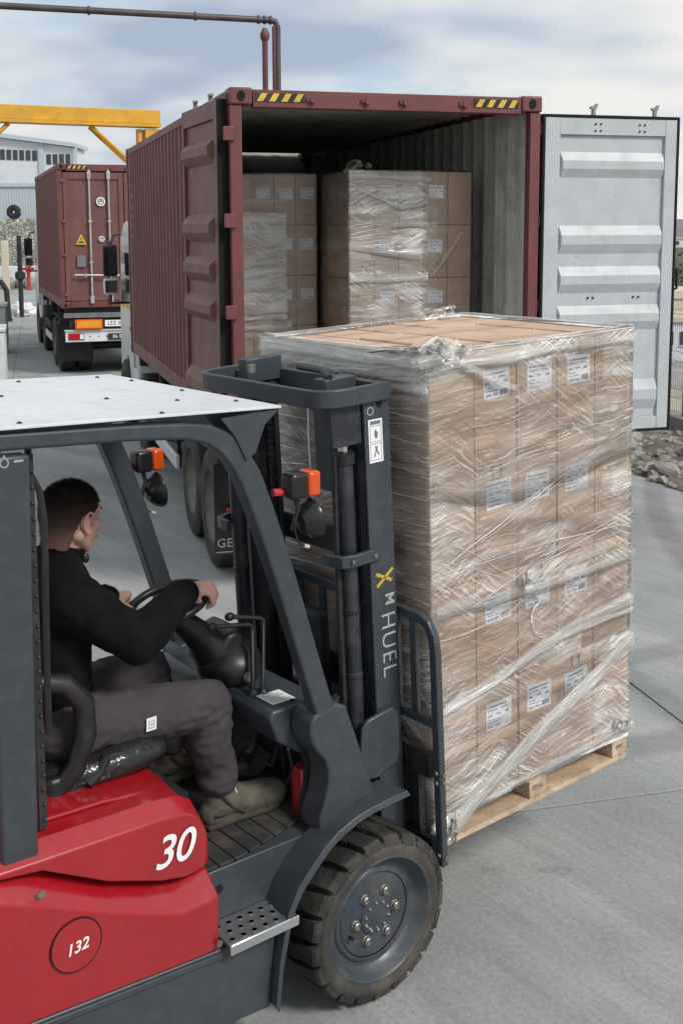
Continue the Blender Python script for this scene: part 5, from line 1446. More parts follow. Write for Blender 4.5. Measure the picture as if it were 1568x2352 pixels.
# fenders
outer = [(-.470, .175), (-.452, .33), (-.412, .50), (-.368, .575), (-.308, .633), (-.250, .683), (-.186, .722), (-.125, .744), (-.06, .756), (.03, .764), (.125, .768)]
inner = [(-.440, .150), (-.432, .30), (-.405, .47), (-.365, .545), (-.310, .605), (-.250, .650), (-.190, .690), (-.125, .715), (-.06, .735), (.03, .748), (.11, .758)]
for s in (-1, 1):
    q = MB(); n = len(outer)
    for (a, b) in zip(outer, inner):
        q.v += [Vector((b[0], s * .440, b[1])), Vector((a[0], s * .592, a[1])), Vector((a[0] + .012, s * .598, a[1] - .022)), Vector((b[0] + .014, s * .438, b[1] - .020))]
    for i in range(n - 1):
        for k in range(4): q.f.append((i*4+k, i*4+(k+1) % 4, (i+1)*4+(k+1) % 4, (i+1)*4+k))
    q.f += [(0, 1, 2, 3), ((n-1)*4+3, (n-1)*4+2, (n-1)*4+1, (n-1)*4)]
    q.build('front_fender', G, fk, bevel=.003, ang=50)
# cowls at the foot of the front pillars
cw = [(-.218, 1.125), (-.132, 1.139), (-.09, 1.121), (.048, .748), (-.035, .738), (-.130, .712), (-.205, .672), (-.205, .735), (-.176, .800), (-.166, .850), (-.166, .895), (-.182, .940), (-.212, .975), (-.236, 1.010), (-.248, 1.055), (-.242, 1.100)]
for s in (-1, 1):
    MB().prism(cw, 'y', s * .505, s * .385).build('cowl', G, fk, bevel=.012, seg=3)
    MB().prism([(-.245, 1.05), (-.22, .98), (-.19, .93), (-.17, .88), (-.175, .80), (-.20, .70), (-.16, .70), (-.08, .75), (-.02, 1.1)], 'y', s * .383, s * .36).build('cowl_lining', 'mast_black', fk)
# console across the front, bulkhead behind it
con = MB().prism([(-.335, 1.095), (-.318, 1.120), (-.110, 1.125), (-.085, 1.10), (-.085, .90), (-.20, .93), (-.300, 1.0)], 'y', -.382, .382).build('front_console', G, fk, bevel=.012, seg=3)
MB().box(-.052, -.03, -.38, .38, .66, .905).build('bulkhead', 'mast_black', fk)
ds = MB().box(-.290, -.190, -.340, -.240, 1.1232, 1.1250).build('data_sheet', 'decal_white', con)
ds.rotation_euler = (0, 0, 0)
q = MB()
for k in range(6): q.box(-.282, -.200 - (k % 3) * .012, -.330 + k * .015, -.323 + k * .015, 1.1251, 1.1254)
q.build('sheet_print', 'decal_grey', ds)
MB().cyl((-.215, -.355, 1.122), (-.215, -.355, 1.130), .008, 8).build('console_screw', 'mast_black', con)
# red case tucked behind the cowl, pedals and linkage
MB().lathe([(0, 0), (.050, 0), (.055, .02), (.055, .14), (.040, .17), (.015, .18), (0, .18)], 18, Matrix.Translation((-.125, -.315, .668))).build('red_canister', 'red_paint', fk)
for y, a in ((-.05, .5), (.10, .5)):
    T = Matrix.Translation((-.15, y, .76)) @ Matrix.Rotation(-.85, 4, 'Y')
    p_ = MB().box(-.05, .05, -.038, .038, -.006, .006, T).build('pedal', 'rubber_mat', fk, bevel=.003)
    MB().tube([T @ Vector((.0, 0, -.006)), (-.09, y, .73), (-.055, y, .80)], .010, 8).build('pedal_arm', 'mast_dark', p_)
MB().tube([(-.10, -.18, .93), (-.12, -.20, .86), (-.09, -.19, .76), (-.11, -.16, .69)], .006, 6).build('cable', 'bolt_metal', fk)
MB().tube([(-.09, -.10, .93), (-.11, -.14, .84), (-.08, -.12, .70)], .008, 6).build('cable', 'mast_black', fk)
# levers
for (bx_, by_, tx, ty, tz, hx, hy_, hz_) in ((-.283, -.205, -.215, -.115, 1.345, -.392, -.110, 1.372), (-.250, -.222, -.175, -.130, 1.365, -.300, -.090, 1.385)):
    lv = MB().tube([(bx_, by_, 1.118), (bx_ + .01, by_ + .01, 1.18), (tx - .008, ty - .006, tz - .035), (tx - .002, ty, tz - .008), (tx - .02, ty + .002, tz + .002), (hx, hy_, hz_)], .0088, 10).build('control_lever', 'black_plastic', fk)
    MB().ball((hx, hy_, hz_), (.021, .017, .016), 12, 8).build('lever_knob', 'black_plastic', lv)
    MB().lathe([(.026, 1.119), (.024, 1.128), (.012, 1.140)], 12, Matrix.Translation((bx_, by_, 0))).build('lever_boot', 'black_plastic', lv)
# steering column and wheel
WC = Vector((-.508, 0.0, 1.456)); WNrm = Vector((-.30, 0, .954)).normalized()
WT = basis((.954, 0, .30), (0, 1, 0), WC)
sc_ = MB().tube([(-.20, .02, 1.08), (-.29, .01, 1.20), (-.37, 0, 1.30), tuple(WC - WNrm * .03)], [.105, .088, .058, .034], 18, flat=1.15).build('steering_column', 'black_plastic', fk)
q = MB(); q.ball((-.255, -.015, 1.175), (.125, .135, .095), 20, 14); q.build('column_shroud', 'black_plastic', fk)
MB().prism([(-.37, 1.20), (-.30, 1.31), (-.235, 1.33), (-.20, 1.26), (-.30, 1.14)], 'y', -.075, .12).build('instrument_pod', 'black_plastic', fk, bevel=.02, seg=3)
MB().lathe([(0, 0), (.020, 0), (.020, .008), (.012, .010), (0, .006)], 14, basis((1, 0, 0), (0, 0, 1), (-.268, -.152, 1.165))).build('key_switch', 'galv', fk)
wh_ = MB().tube([tuple(WT @ Vector((.145 * math.cos(t / 40 * math.tau), .145 * math.sin(t / 40 * math.tau), 0))) for t in range(41)], .0155, 12, caps=False).build('steering_wheel', 'black_plastic', fk)
MB().lathe([(0, .012), (.034, .010), (.045, -.01), (.04, -.03), (0, -.035)], 20, WT).build('wheel_hub', 'black_plastic', wh_)
for a in (.6, 2.7, 4.71):
    MB().tube([tuple(WT @ Vector((.03 * math.cos(a), .03 * math.sin(a), -.012))), tuple(WT @ Vector((.134 * math.cos(a), .134 * math.sin(a), 0)))], .010, 8, flat=1.6).build('wheel_spoke', 'black_plastic', wh_)
# seat
seat = MB().box(-1.13, -.70, -.245, .245, 1.010, 1.075).build('seat_cushion', 'black_vinyl', fk, bevel=.032, seg=4)
MB().tube([(-1.03, -.250, 1.045), (-.95, -.258, 1.050), (-.86, -.262, 1.056), (-.77, -.258, 1.060), (-.70, -.245, 1.055)], [.040, .050, .055, .050, .036], 14).build('cushion_bolster', 'black_vinyl', seat)
MB().box(-1.10, -.78, -.22, .22, 1.001, 1.0095).build('seat_rail', 'mast_black', fk)
bk = loft([[(-1.10, -.23, 1.05), (-1.10, .23, 1.05), (-1.19, .23, 1.05), (-1.19, -.23, 1.05)], [(-1.125, -.255, 1.20), (-1.125, .255, 1.20), (-1.23, .255, 1.20), (-1.23, -.255, 1.20)],
           [(-1.15, -.24, 1.38), (-1.15, .24, 1.38), (-1.255, .24, 1.38), (-1.255, -.24, 1.38)], [(-1.175, -.18, 1.49), (-1.175, .18, 1.49), (-1.265, .18, 1.49), (-1.265, -.18, 1.49)]], 'black_vinyl', 'seat_back', fk, bevel=.04)
for s in (-1, 1):
    MB().tube([(-1.14, s * .265, 1.40), (-1.05, s * .275, 1.375), (-.990, s * .280, 1.30), (-.985, s * .280, 1.20), (-1.02, s * .275, 1.09), (-1.10, s * .265, 1.01)], [.026, .034, .037, .037, .034, .028], 12).build('seat_side_bolster', 'black_plastic', fk)
    MB().box(-1.12, -.935, s * .262 - .025, s * .262 + .025, .985, 1.075).build('recliner_cover', 'black_plastic', fk, bevel=.018, seg=3)
MB().tube([(-.99, -.29, 1.03), (-.945, -.29, 1.06), (-.92, -.29, 1.10)], [.022, .020, .018], 10).build('recliner_lever', 'black_plastic', fk)

# overhead guard
path = [(-2.0, 2.255), (-1.32, 2.212), (-.90, 2.192), (-.72, 2.176), (-.64, 2.158), (-.575, 2.122), (-.525, 2.070), (-.482, 2.00), (-.440, 1.90), (-.395, 1.78), (-.340, 1.62), (-.285, 1.45), (-.225, 1.26), (-.176, 1.115)]
wid = [.050, .050, .050, .054, .062, .072, .080, .084, .084, .083, .082, .081, .080, .080]
for s in (-1, 1):
    MB().sweep(path, wid, s * .505, s * .445).build('guard_rail', G, fk, bevel=.010, seg=3)
    MB().prism([(-1.374, .935), (-1.262, .935), (-1.240, 2.17), (-1.362, 2.175)], 'y', s * .512, s * .452).build('rear_pillar', G, fk, bevel=.010, seg=3)
MB().prism([(-.376, 2.216), (-.62, 2.214), (-.545, 2.135), (-.47, 2.115), (-.42, 2.17)], 'y', -.443, .443).build('front_crossbar', G, fk, bevel=.006)
for s in (-1, 1):
    MB().prism([(-.374, 2.214), (-.60, 2.205), (-.545, 2.14), (-.505, 2.06), (-.47, 2.08), (-.43, 2.17)], 'y', s * .506, s * .512).build('corner_gusset', G, fk)
q = MB().add([(-.370, -.520, 2.217), (-.392, .600, 2.217), (-2.0, .600, 2.270), (-2.0, -.520, 2.270), (-.370, -.520, 2.226), (-.392, .600, 2.226), (-2.0, .600, 2.279), (-2.0, -.520, 2.279)],
             [(0,3,2,1),(4,5,6,7),(0,1,5,4),(1,2,6,5),(2,3,7,6),(3,0,4,7)])
roof = q.build('roof_panel', 'roof_white', fk, bevel=.002)
for (x, y) in ((-.44, -.36), (-.44, -.02), (-.44, .34), (-.50, .50), (-.80, -.49), (-.82, .50), (-.78, -.1), (-1.05, .12), (-1.25, -.47), (-1.3, .42), (-.60, -.25)):
    zr = 2.226 + (-.37 - x) * .0325
    MB().lathe([(.009, 0), (.009, .002), (.005, .004), (.004, .0055), (0, .0055)], 8, Matrix.Translation((x, y, zr))).build('roof_screw', 'mast_dark', roof)
for y in (-.25, 0, .25): MB().box(-1.95, -.60, y - .02, y + .02, 2.188, 2.213, Matrix.Identity(4)).build('roof_bar', G, fk)
# perforated strip and cable inside the rear pillar
sp_ = MB().box(-1.230, -1.206, -.455, -.440, 1.02, 2.16).build('rear_strip', 'mast_black', fk)
for k in range(24): MB().ball((-1.213, -.457, 1.05 + k * .046), (.006, .005, .006), 8, 6).build('strip_stud', 'mast_dark', sp_)
MB().tube([(-1.21, -.43, 2.17), (-1.205, -.42, 2.10), (-1.175, -.42, 2.04), (-1.168, -.43, 1.95), (-1.175, -.43, 1.6), (-1.18, -.43, 1.3)], .011, 8).build('pillar_cable', 'black_plastic', fk)
q = MB().lathe([(.010, 0), (.014, 0), (.014, .001), (.010, .001)], 14, basis((1, 0, 0), (0, 0, 1), (-1.318, -.5125, 2.155)), closed=True); q.box(-1.29, -1.262, -.5135, -.5125, 2.153, 2.160); q.prism([(-1.325, 2.165), (-1.311, 2.165), (-1.318, 2.180)], 'y', -.5135, -.5125)
q.build('pillar_mark', 'decal_grey', fk)
# lamps on the front pillars
for s, px, pz in ((-1, -.335, 1.955), (1, -.345, 1.885)):
    y = s * .50
    tl = MB().box(-.075, -.005, -.036, .036, -.044, .044, Matrix.Translation((px + .055, y - .02, pz)) ).build('turn_signal', 'lamp_black', fk, bevel=.014, seg=3)
    MB().box(-.004, .048, -.036, .036, -.044, .044, Matrix.Translation((px + .055, y - .02, pz))).build('orange_lens', 'orange_lens', tl, bevel=.014, seg=3)
    MB().tube([(px - .06, y, pz - .02), (px, y, pz - .025)], .013, 8).build('signal_bracket', 'hydrant_red', tl)
    wl = MB().lathe([(0, -.045), (.030, -.042), (.055, -.020), (.066, 0), (.068, .012), (.062, .018)], 24, basis((0, 1, 0), (-.18, 0, 1), (px + .085, y - .012, pz - .130))).build('work_lamp', 'lamp_black', fk)
    for v in wl.data.vertices: v.co.z = pz - .13 + (v.co.z - (pz - .13)) * 1.10
    MB().lathe([(0, .016), (.060, .016), (.061, .018), (.03, .024), (0, .026)], 24, basis((0, 1, 0), (-.18, 0, 1), (px + .085, y - .012, pz - .130))).build('lamp_glass', 'lamp_glass', wl)
    MB().tube([(px + .03, y, pz - .04), (px + .045, y, pz - .09), (px + .02, y, pz - .16)], .009, 8).build('lamp_bracket', 'mast_black', wl)
    MB().tube([(px + .02, y - .01, pz - .12), (px + .022, y - .015, pz - .17), (px + .035, y - .018, pz - .205), (px + .055, y - .018, pz - .215)], .0030, 6).build('lamp_wire', 'mast_black', wl)
    MB().tube([(px + .055, y - .018, pz - .215), (px + .075, y - .018, pz - .222)], .0065, 8).build('wire_plug', 'cream', wl)

# mast, tilted back a little
MT = tilt(.055)
D = 'mast_dark'
for s in (-1, 1):
    a, b = sorted((s * .402, s * .388))
    outer_r = MB().box(.180, .300, a, b, .26, 2.235, MT).build('outer_rail', G, fk, bevel=.004)
    a, b = sorted((s * .3875, s * .335))
    q = MB(); q.box(.180, .200, a, b, .26, 2.23, MT); q.box(.280, .300, a, b, .26, 2.23, MT); q.build('rail_flange', D, outer_r)
    a, b = sorted((s * .333, s * .320))
    ir = MB().box(.155, .285, a, b, .28, 2.20, MT).build('inner_rail', 'mast_black', fk, bevel=.003)
    a, b = sorted((s * .319, s * .262))
    q = MB(); q.box(.155, .178, a, b, .28, 2.20, MT); q.box(.262, .285, a, b, .28, 2.20, MT); q.build('rail_flange', D, ir)
    # lift cylinder behind the rail
    y = s * .352
    cy = MB().cyl(MT @ Vector((.118, y, .46)), MT @ Vector((.118, y, 1.985)), .031, 20).build('lift_cylinder', D, fk)
    MB().cyl(MT @ Vector((.118, y, 1.985)), MT @ Vector((.118, y, 2.10)), .0175, 16).build('cylinder_rod', 'chrome', cy)
    MB().lathe([(.031, 1.965), (.040, 1.968), (.040, 2.005), (.026, 2.012)], 18, MT @ Matrix.Translation((.118, y, 0))).build('gland_nut', 'mast_black', cy)
    for z in (.80, 1.15, 1.40): MB().lathe([(.0315, z), (.0345, z + .003), (.0345, z + .02), (.0315, z + .023)], 18, MT @ Matrix.Translation((.118, y, 0))).build('cylinder_band', 'mast_black', cy)
    if s < 0: MB().tube([MT @ Vector((.075, y + .01, .62)), MT @ Vector((.070, y + .005, 1.2)), MT @ Vector((.078, y + .008, 1.7)), MT @ Vector((.08, y, 2.0))], .011, 8).build('hydraulic_hose', 'mast_black', cy)
    # clamp round the cylinder
    pts = [(.215, s * .408), (.10, s * .410), (.055, s * .395), (.040, s * .350), (.040, s * .315)]
    q = MB()
    for (p0, p1) in zip(pts, pts[1:]):
        d = (Vector(p1) - Vector(p0)).normalized(); n = Vector((-d.y, d.x)) * .010; e = d * .006
        A = [Vector(p0) - e + n, Vector(p1) + e + n, Vector(p1) + e - n, Vector(p0) - e - n]
        vs = [MT @ Vector((v.x, v.y, z)) for z in (1.595, 1.640) for v in A]
        q.add(vs, [(0,3,2,1),(4,5,6,7),(0,1,5,4),(1,2,6,5),(2,3,7,6),(3,0,4,7)])
    c_ = q.build('cylinder_clamp', G, cy, bevel=.003)
    for x in (.19, .085): MB().cyl(MT @ Vector((x, s * .4185, 1.618)), MT @ Vector((x, s * .424, 1.618)), .009, 6).build('clamp_bolt', 'bolt_metal', cy)
    # chain
    q = MB()
    for k in range(58):
        z = .62 + k * .026; w_ = .011 if k % 2 else .007
        q.box(.205 - w_, .205 + w_, s * .215 - .008, s * .215 + .008, z, z + .021, MT)
    q.build('lift_chain', 'mast_black', fk)
    MB().lathe([(.02, -.02), (.052, -.02), (.045, -.012), (.045, .012), (.052, .02), (.02, .02)], 20, MT @ Matrix.Translation((.205, s * .215, 2.15)) @ Matrix.Rotation(R(90), 4, 'X')).build('chain_wheel', 'mast_dark', fk)
    # cover plate at the rail foot
    MB().prism([(.030, .800), (.045, .965), (.075, .995), (.195, 1.015), (.225, .99), (.235, .82), (.215, .79), (.120, .755), (.05, .76)], 'y', s * .412, s * .432).build('tilt_cover', G, fk, bevel=.006)
# ring and cross members
ring = [(.296, -.412), (.10, -.412), (.055, -.405), (.020, -.385), (.000, -.350), (-.004, -.30), (-.004, .30), (.000, .35), (.020, .385), (.055, .405), (.10, .412), (.296, .412)]
q = MB(); m_ = len(ring)
for i, p in enumerate(ring):
    a = Vector(ring[max(i-1, 0)]); b = Vector(ring[min(i+1, m_-1)]); d = (b - a).normalized(); n = Vector((-d.y, d.x)) * .011
    for z in (2.185, 2.250):
        for k in (1, -1): q.v.append(MT @ Vector((p[0] + n.x * k, p[1] + n.y * k, z)))
for i in range(m_ - 1):
    b0, b1 = i * 4, (i + 1) * 4
    q.f += [(b0, b1, b1+1, b0+1), (b0+2, b0+3, b1+3, b1+2), (b0, b0+2, b1+2, b1), (b0+1, b1+1, b1+3, b0+3)]
q.f += [(0, 1, 3, 2), ((m_-1)*4, (m_-1)*4+2, (m_-1)*4+3, (m_-1)*4+1)]
q.build('mast_ring', G, fk, bevel=.004, ang=40)
MB().box(.262, .300, -.386, .386, 2.13, 2.245, MT).build('top_crossbeam', G, fk, bevel=.004)
MB().box(.10, .27, .20, .262, 2.205, 2.300, MT).build('chain_anchor', G, fk, bevel=.004)
MB().box(.12, .26, -.27, -.20, 2.205, 2.262, MT).build('chain_anchor', G, fk, bevel=.004)
MB().cyl(MT @ Vector((.095, .16, 2.255)), MT @ Vector((.095, .16, 2.285)), .016, 6).build('anchor_bolt', 'bolt_metal', fk)
MB().tube([MT @ Vector((.14, -.27, 2.27)), MT @ Vector((.2, -.15, 2.275)), MT @ Vector((.24, .05, 2.268))], .012, 8).build('hydraulic_hose', 'mast_black', fk)
MB().box(.045, .179, -.386, -.336, 2.035, 2.19, MT).build('rail_head_plate', D, fk, bevel=.004)
for z in (.42, .98, 1.52): MB().box(.305, .325, -.33, .33, z, z + .10, MT).build('mast_crossbeam', 'mast_black', fk)
MB().box(.272, .286, -.175, .012, 1.78, 2.129, MT).build('mast_plate', G, fk, bevel=.003)
MB().box(.235, .271, -.165, -.125, 1.70, 2.15, MT).build('hose_guide', 'mast_black', fk, bevel=.004)
MB().tube([MT @ Vector((.262, .030, 1.72)), MT @ Vector((.260, .034, 1.95)), MT @ Vector((.262, .030, 2.13))], .0045, 8).build('white_cord', 'decal_white', fk)
MB().box(.19, .25, -.06, .06, .35, 1.30, MT).build('centre_cylinder', 'mast_black', fk, bevel=.02, seg=3)
# markings on the near rail
def mtext(body, size, m, x, z, **k): return text('mast_lettering', body, size, m, outer_near, MT @ basis((0, 0, -1), (1, 0, 0), (x, -.4032, z)), **k)
outer_near = [o for o in fk.children if o.name.startswith('outer_rail')][0]
mtext('M', .062, 'decal_grey', .262, 1.430, bold=.0008)
mtext('HUEL', .098, 'decal_grey', .250, 1.255, space=1.12, bold=-.001)
for p0, p1 in (((.205, 1.488), (.285, 1.545)), ((.203, 1.538), (.278, 1.500))):
    d = Vector((p1[0] - p0[0], 0, p1[1] - p0[1])); T = MT @ basis(d, (-d.z, 0, d.x), ((p0[0] + p1[0]) / 2, -.4032, (p0[1] + p1[1]) / 2))
    MB().box(-d.length / 2, d.length / 2, -.0065, .0065, 0, .0008, T).build('paint_cross', 'decal_yellow', outer_near)
st_ = MB().box(.196, .262, -.4034, -.4024, 1.958, 2.118, MT).build('warning_sticker', 'decal_white', outer_near)
q = MB()
for z0, z1 in ((1.966, 2.028), (2.034, 2.094)):
    q.box(.202, .256, -.4040, -.4035, z0, z0 + .002, MT); q.box(.202, .256, -.4040, -.4035, z1 - .002, z1, MT); q.box(.202, .204, -.4040, -.4035, z0, z1, MT); q.box(.254, .256, -.4040, -.4035, z0, z1, MT)
q.prism([(.224, 2.050), (.236, 2.046), (.240, 2.066), (.228, 2.082), (.222, 2.066)], 'y', -.4040, -.4035, MT)
q.prism([(.216, 1.980), (.222, 1.978), (.230, 2.000), (.240, 1.982), (.244, 1.986), (.234, 2.006), (.238, 2.020), (.230, 2.016), (.222, 2.020), (.226, 2.004)], 'y', -.4040, -.4035, MT)
q.box(.204, .254, -.4040, -.4035, 2.099, 2.112, MT)
q.build('sticker_print', 'label_print', st_)
q = MB().lathe([(.012, 0), (.016, 0), (.016, .001), (.012, .001)], 16, MT @ basis((1, 0, 0), (0, 0, 1), (.208, -.4024, 2.150)), closed=True); q.build('rail_emblem', 'decal_grey', outer_near)
MB().lathe([(0, 0), (.014, 0), (.014, .001), (0, .001)], 16, MT @ basis((1, 0, 0), (0, 0, 1), (.252, -.4024, 2.170))).build('rail_hole', 'gap_black', outer_near)
MB().lathe([(0, 0), (.005, 0), (.005, .001), (0, .001)], 10, MT @ basis((1, 0, 0), (0, 0, 1), (.280, -.4135, 2.235))).build('rail_hole', 'gap_black', outer_near)

# carriage, load backrest and forks
cr = MB().box(.312, .345, -.54, .54, .735, .840, MT).build('carriage_bar', 'mast_black', fk, bevel=.006)
MB().box(.312, .345, -.54, .54, .400, .490, MT).build('carriage_bar', 'mast_black', fk, bevel=.006)
for y in (-.44, .44): MB().box(.314, .343, y - .03, y + .03, .4905, .7345, MT).build('carriage_post', 'mast_black', fk)
for y in (-.30, .30):
    q = MB(); q.box(.346, .362, y - .05, y + .05, .46, .86, MT); f_ = q.build('fork', D, fk)
    T2 = tilt(.032)
    MB().prism([(.35, .438), (.35, .492), (.42, .488), (1.45, .455), (1.47, .444), (1.45, .438)], 'y', y - .05, y + .05, T2).build('fork_blade', D, f_)
fr = []
lbp = [(-.575, .395), (-.575, 1.25), (-.567, 1.305), (-.540, 1.350), (-.495, 1.368), (.495, 1.368), (.540, 1.350), (.567, 1.305), (.575, 1.25), (.575, .395)]
q = MB(); m_ = len(lbp)
for i, p in enumerate(lbp):
    a = Vector(lbp[max(i-1, 0)]); b = Vector(lbp[min(i+1, m_-1)]); d = (b - a).normalized(); n = Vector((-d.y, d.x)) * .0185
    for x in (.312, .342):
        for k in (1, -1): q.v.append(MT @ Vector((x, p[0] + n.x * k, p[1] + n.y * k)))
for i in range(m_ - 1):
    b0, b1 = i * 4, (i + 1) * 4
    q.f += [(b0, b1, b1+1, b0+1), (b0+2, b0+3, b1+3, b1+2), (b0, b0+2, b1+2, b1), (b0+1, b1+1, b1+3, b0+3)]
q.f += [(0, 1, 3, 2), ((m_-1)*4, (m_-1)*4+2, (m_-1)*4+3, (m_-1)*4+1)]
br = q.build('load_backrest', G, fk, bevel=.005, ang=40)
MB().box(.314, .340, -.556, .556, .945, .980, MT).build('backrest_rail', G, br, bevel=.004)
for y in (-.462, -.365, -.23, -.08, .08, .23, .365, .462): MB().box(.316, .334, y - .017, y + .017, .981, 1.349, MT).build('backrest_bar', G, br, bevel=.003)
for z in (.44, .735, .775): MB().cyl(MT @ Vector((.3115, -.575, z)), MT @ Vector((.304, -.575, z)), .010, 6).build('backrest_bolt', 'bolt_metal', br)
for z in (.43, .74, .77): MB().cyl(MT @ Vector((.327, -.5940, z)), MT @ Vector((.327, -.600, z)), .009, 6).build('backrest_bolt', 'bolt_metal', br)

# wheels
def fork_tyre(r, w, rim):
    q = MB(); h = w / 2; rb = r * .925
    q.lathe([(rim, -h * .80), (rim + .006, -h * .93), (rim + .03, -h * 1.0), (r * .87, -h * .99), (rb, -h * .90), (rb, h * .90), (r * .87, h * .99), (rim + .03, h * 1.0), (rim + .006, h * .93), (rim, h * .80)], 72, caps=False)
    base = q.mesh('tyre', 'rubber_side')
    t = MB(); n = 21; dt = math.tau / n
    def pt(a, rr, y): return (rr * math.cos(a), rr * math.sin(a), y)
    for s in (-1, 1):
        for k in range(n):
            a0 = k * dt + (0 if s < 0 else dt * .5); wa = dt * .76
            sk = s * dt * .22
            prof = [(h * .99, r * .885), (h * .94, r * .975), (h * .84, r), (h * .30, r * 1.004), (-h * .05, r * 1.0)]
            vs = []
            for (y, rr) in prof:
                tt = (h - y) / h; c = a0 + sk * tt; ww = wa * (1 - .28 * max(0, tt - .5))
                vs += [pt(c - ww / 2, rr, y * s), pt(c + ww / 2, rr, y * s), pt(c + ww / 2 + .02, rb * .985, y * s), pt(c - ww / 2 - .02, rb * .985, y * s)]
            fs = [(0, 1, 2, 3), (19, 18, 17, 16)]
            for i in range(4):
                for j in range(4): fs.append((i*4+j, i*4+(j+1) % 4, (i+1)*4+(j+1) % 4, (i+1)*4+j))
            t.add(vs, fs)
    return base, t.mesh('tread', 'rubber', ang=30)
TR = .313
tb, tl_ = fork_tyre(TR, .205, .226)
rimm = MB().lathe([(.228, .083), (.236, .090), (.236, .097), (.229, .099), (.222, .092), (.212, .062), (.192, .045), (.180, .044), (.174, .050), (.168, .052), (.1585, .052)], 56, caps=False).mesh('rim', 'rim_paint')
groove = MB().lathe([(.1585, .049), (.1555, .049)], 56, caps=False).mesh('rim_groove', 'gap_black')
disc = MB().lathe([(.1555, .046), (.154, .050), (.13, .052), (.072, .055), (.068, .062), (.040, .066), (.034, .068), (.0, .069)], 48, caps=False).mesh('wheel_disc', 'rim_paint')
nut = MB(); nut.lathe([(.019, 0), (.019, .004), (.0155, .006), (.0155, .016), (.011, .020), (.010, .017), (0, .017)], 12); nut = nut.mesh('wheel_nut', 'bolt_metal')
stud = MB().lathe([(.0062, 0), (.0062, .006), (.004, .009), (0, .0095)], 8).mesh('hub_stud', 'chrome')
valve = MB().tube([(0, 0, 0), (0, 0, .03)], .006, 8).mesh('valve', 'mast_black')
def fwheel(x, y, side, r):
    w_ = link('wheel', tb, fk, (x, y, r), (R(90) * (1 if side < 0 else -1), R(13), 0), (r / TR,) * 3)
    link('tread', tl_, w_); link('rim', rimm, w_); link('rim_groove', groove, w_); link('wheel_disc', disc, w_)
    for k in range(6): link('wheel_nut', nut, w_, (.094 * math.cos(k * math.tau / 6 + .28), .094 * math.sin(k * math.tau / 6 + .28), .0535))
    for k in range(10): link('hub_stud', stud, w_, (.054 * math.cos(k * math.tau / 10), .054 * math.sin(k * math.tau / 10), .0635))
    link('valve', valve, w_, (.125 * math.cos(3.7), .125 * math.sin(3.7), .045))
fwheel(0, -.500, -1, TR); fwheel(0, .500, 1, TR); fwheel(-1.55, -.44, -1, .26); fwheel(-1.55, .44, 1, .26)
MB().cyl((0, -.40, TR), (0, .40, TR), .07, 14).build('front_axle', 'mast_black', fk)
MB().cyl((-1.55, -.34, .26), (-1.55, .34, .26), .06, 14).build('rear_axle', 'mast_black', fk)
# ------------------------------------------------------------------ driver
man = empty('person', mw=FORK, label='man in a black fleece and grey trousers sitting at the forklift wheel', cat='person')
class Blob(MB):
    def cap(s, p0, p1, r0, r1, n=14, sq=None):
        """tapered limb with round ends; sq flattens it"""
        p0, p1 = Vector(p0), Vector(p1); d = p1 - p0; L = d.length; d.normalize()
        pts, rs = [], []
        for i in range(5):
            a = math.pi / 2 * i / 4; pts.append(p0 - d * r0 * math.cos(a)); rs.append(max(.0005, r0 * math.sin(a)))
        for i in range(5):
            a = math.pi / 2 * i / 4; pts.append(p1 + d * r1 * math.sin(a)); rs.append(max(.0005, r1 * math.cos(a)))
        s.tube(pts, rs, n, flat=sq); return s
    def chain(s, pts, rs, n=14, sq=None):
        for i in range(len(pts) - 1): s.cap(pts[i], pts[i+1], rs[i], rs[i+1], n, sq)
        return s
def organic(b, name, m, parent, vox, it=4, disp=0.0, dscale=.1, seed=0, fac=.5, fold=None):
    o = b.build(name, m, parent, ang=180)
    r = o.modifiers.new('remesh', 'REMESH'); r.mode = 'VOXEL'; r.voxel_size = vox; r.use_smooth_shade = True
    sm = o.modifiers.new('smooth', 'SMOOTH'); sm.factor = fac; sm.iterations = it
    bake(o)
    me = o.data
    if not me.materials: me.materials.append(MATS[m])
    if disp:
        me.update()
        nn = [v.normal.copy() for v in me.vertices]
        for v, n in zip(me.vertices, nn):
            p = v.co
            k = mnoise.noise(Vector((p.x / dscale, p.y / dscale, p.z / dscale + seed)) + Vector((0, 0, 0))) + .5 * mnoise.noise(p / dscale * 2.3 + Vector((seed, 2, 0)))
            if fold: k = .45 * k + fold(p)
            v.co = p + n * disp * k
    me.polygons.foreach_set('use_smooth', [True] * len(me.polygons)); me.update()
    return o
HC = Vector((-.870, -.005, 1.838))           # head centre
hy = Matrix.Translation(HC) @ Matrix.Rotation(R(14), 4, 'Z') @ Matrix.Rotation(R(11), 4, 'Y') @ Matrix.Diagonal((1.07, 1.07, 1.09, 1))
def hp(x, y, z): return tuple(hy @ Vector((x, y, z)))
SHR, SHL = (-.955, -.200, 1.600), (-.945, .195, 1.600)
ELR, ELL = (-.785, -.265, 1.450), (-.800, .265, 1.420)
WRR, WRL = (-.560, -.155, 1.500), (-.700, .165, 1.460)
HIPR, HIPL = (-.965, -.105, 1.150), (-.965, .105, 1.150)
KNR, KNL = (-.478, -.205, 1.135), (-.490, .190, 1.140)
ANR, ANL = (-.428, -.200, .765), (-.400, .200, .765)
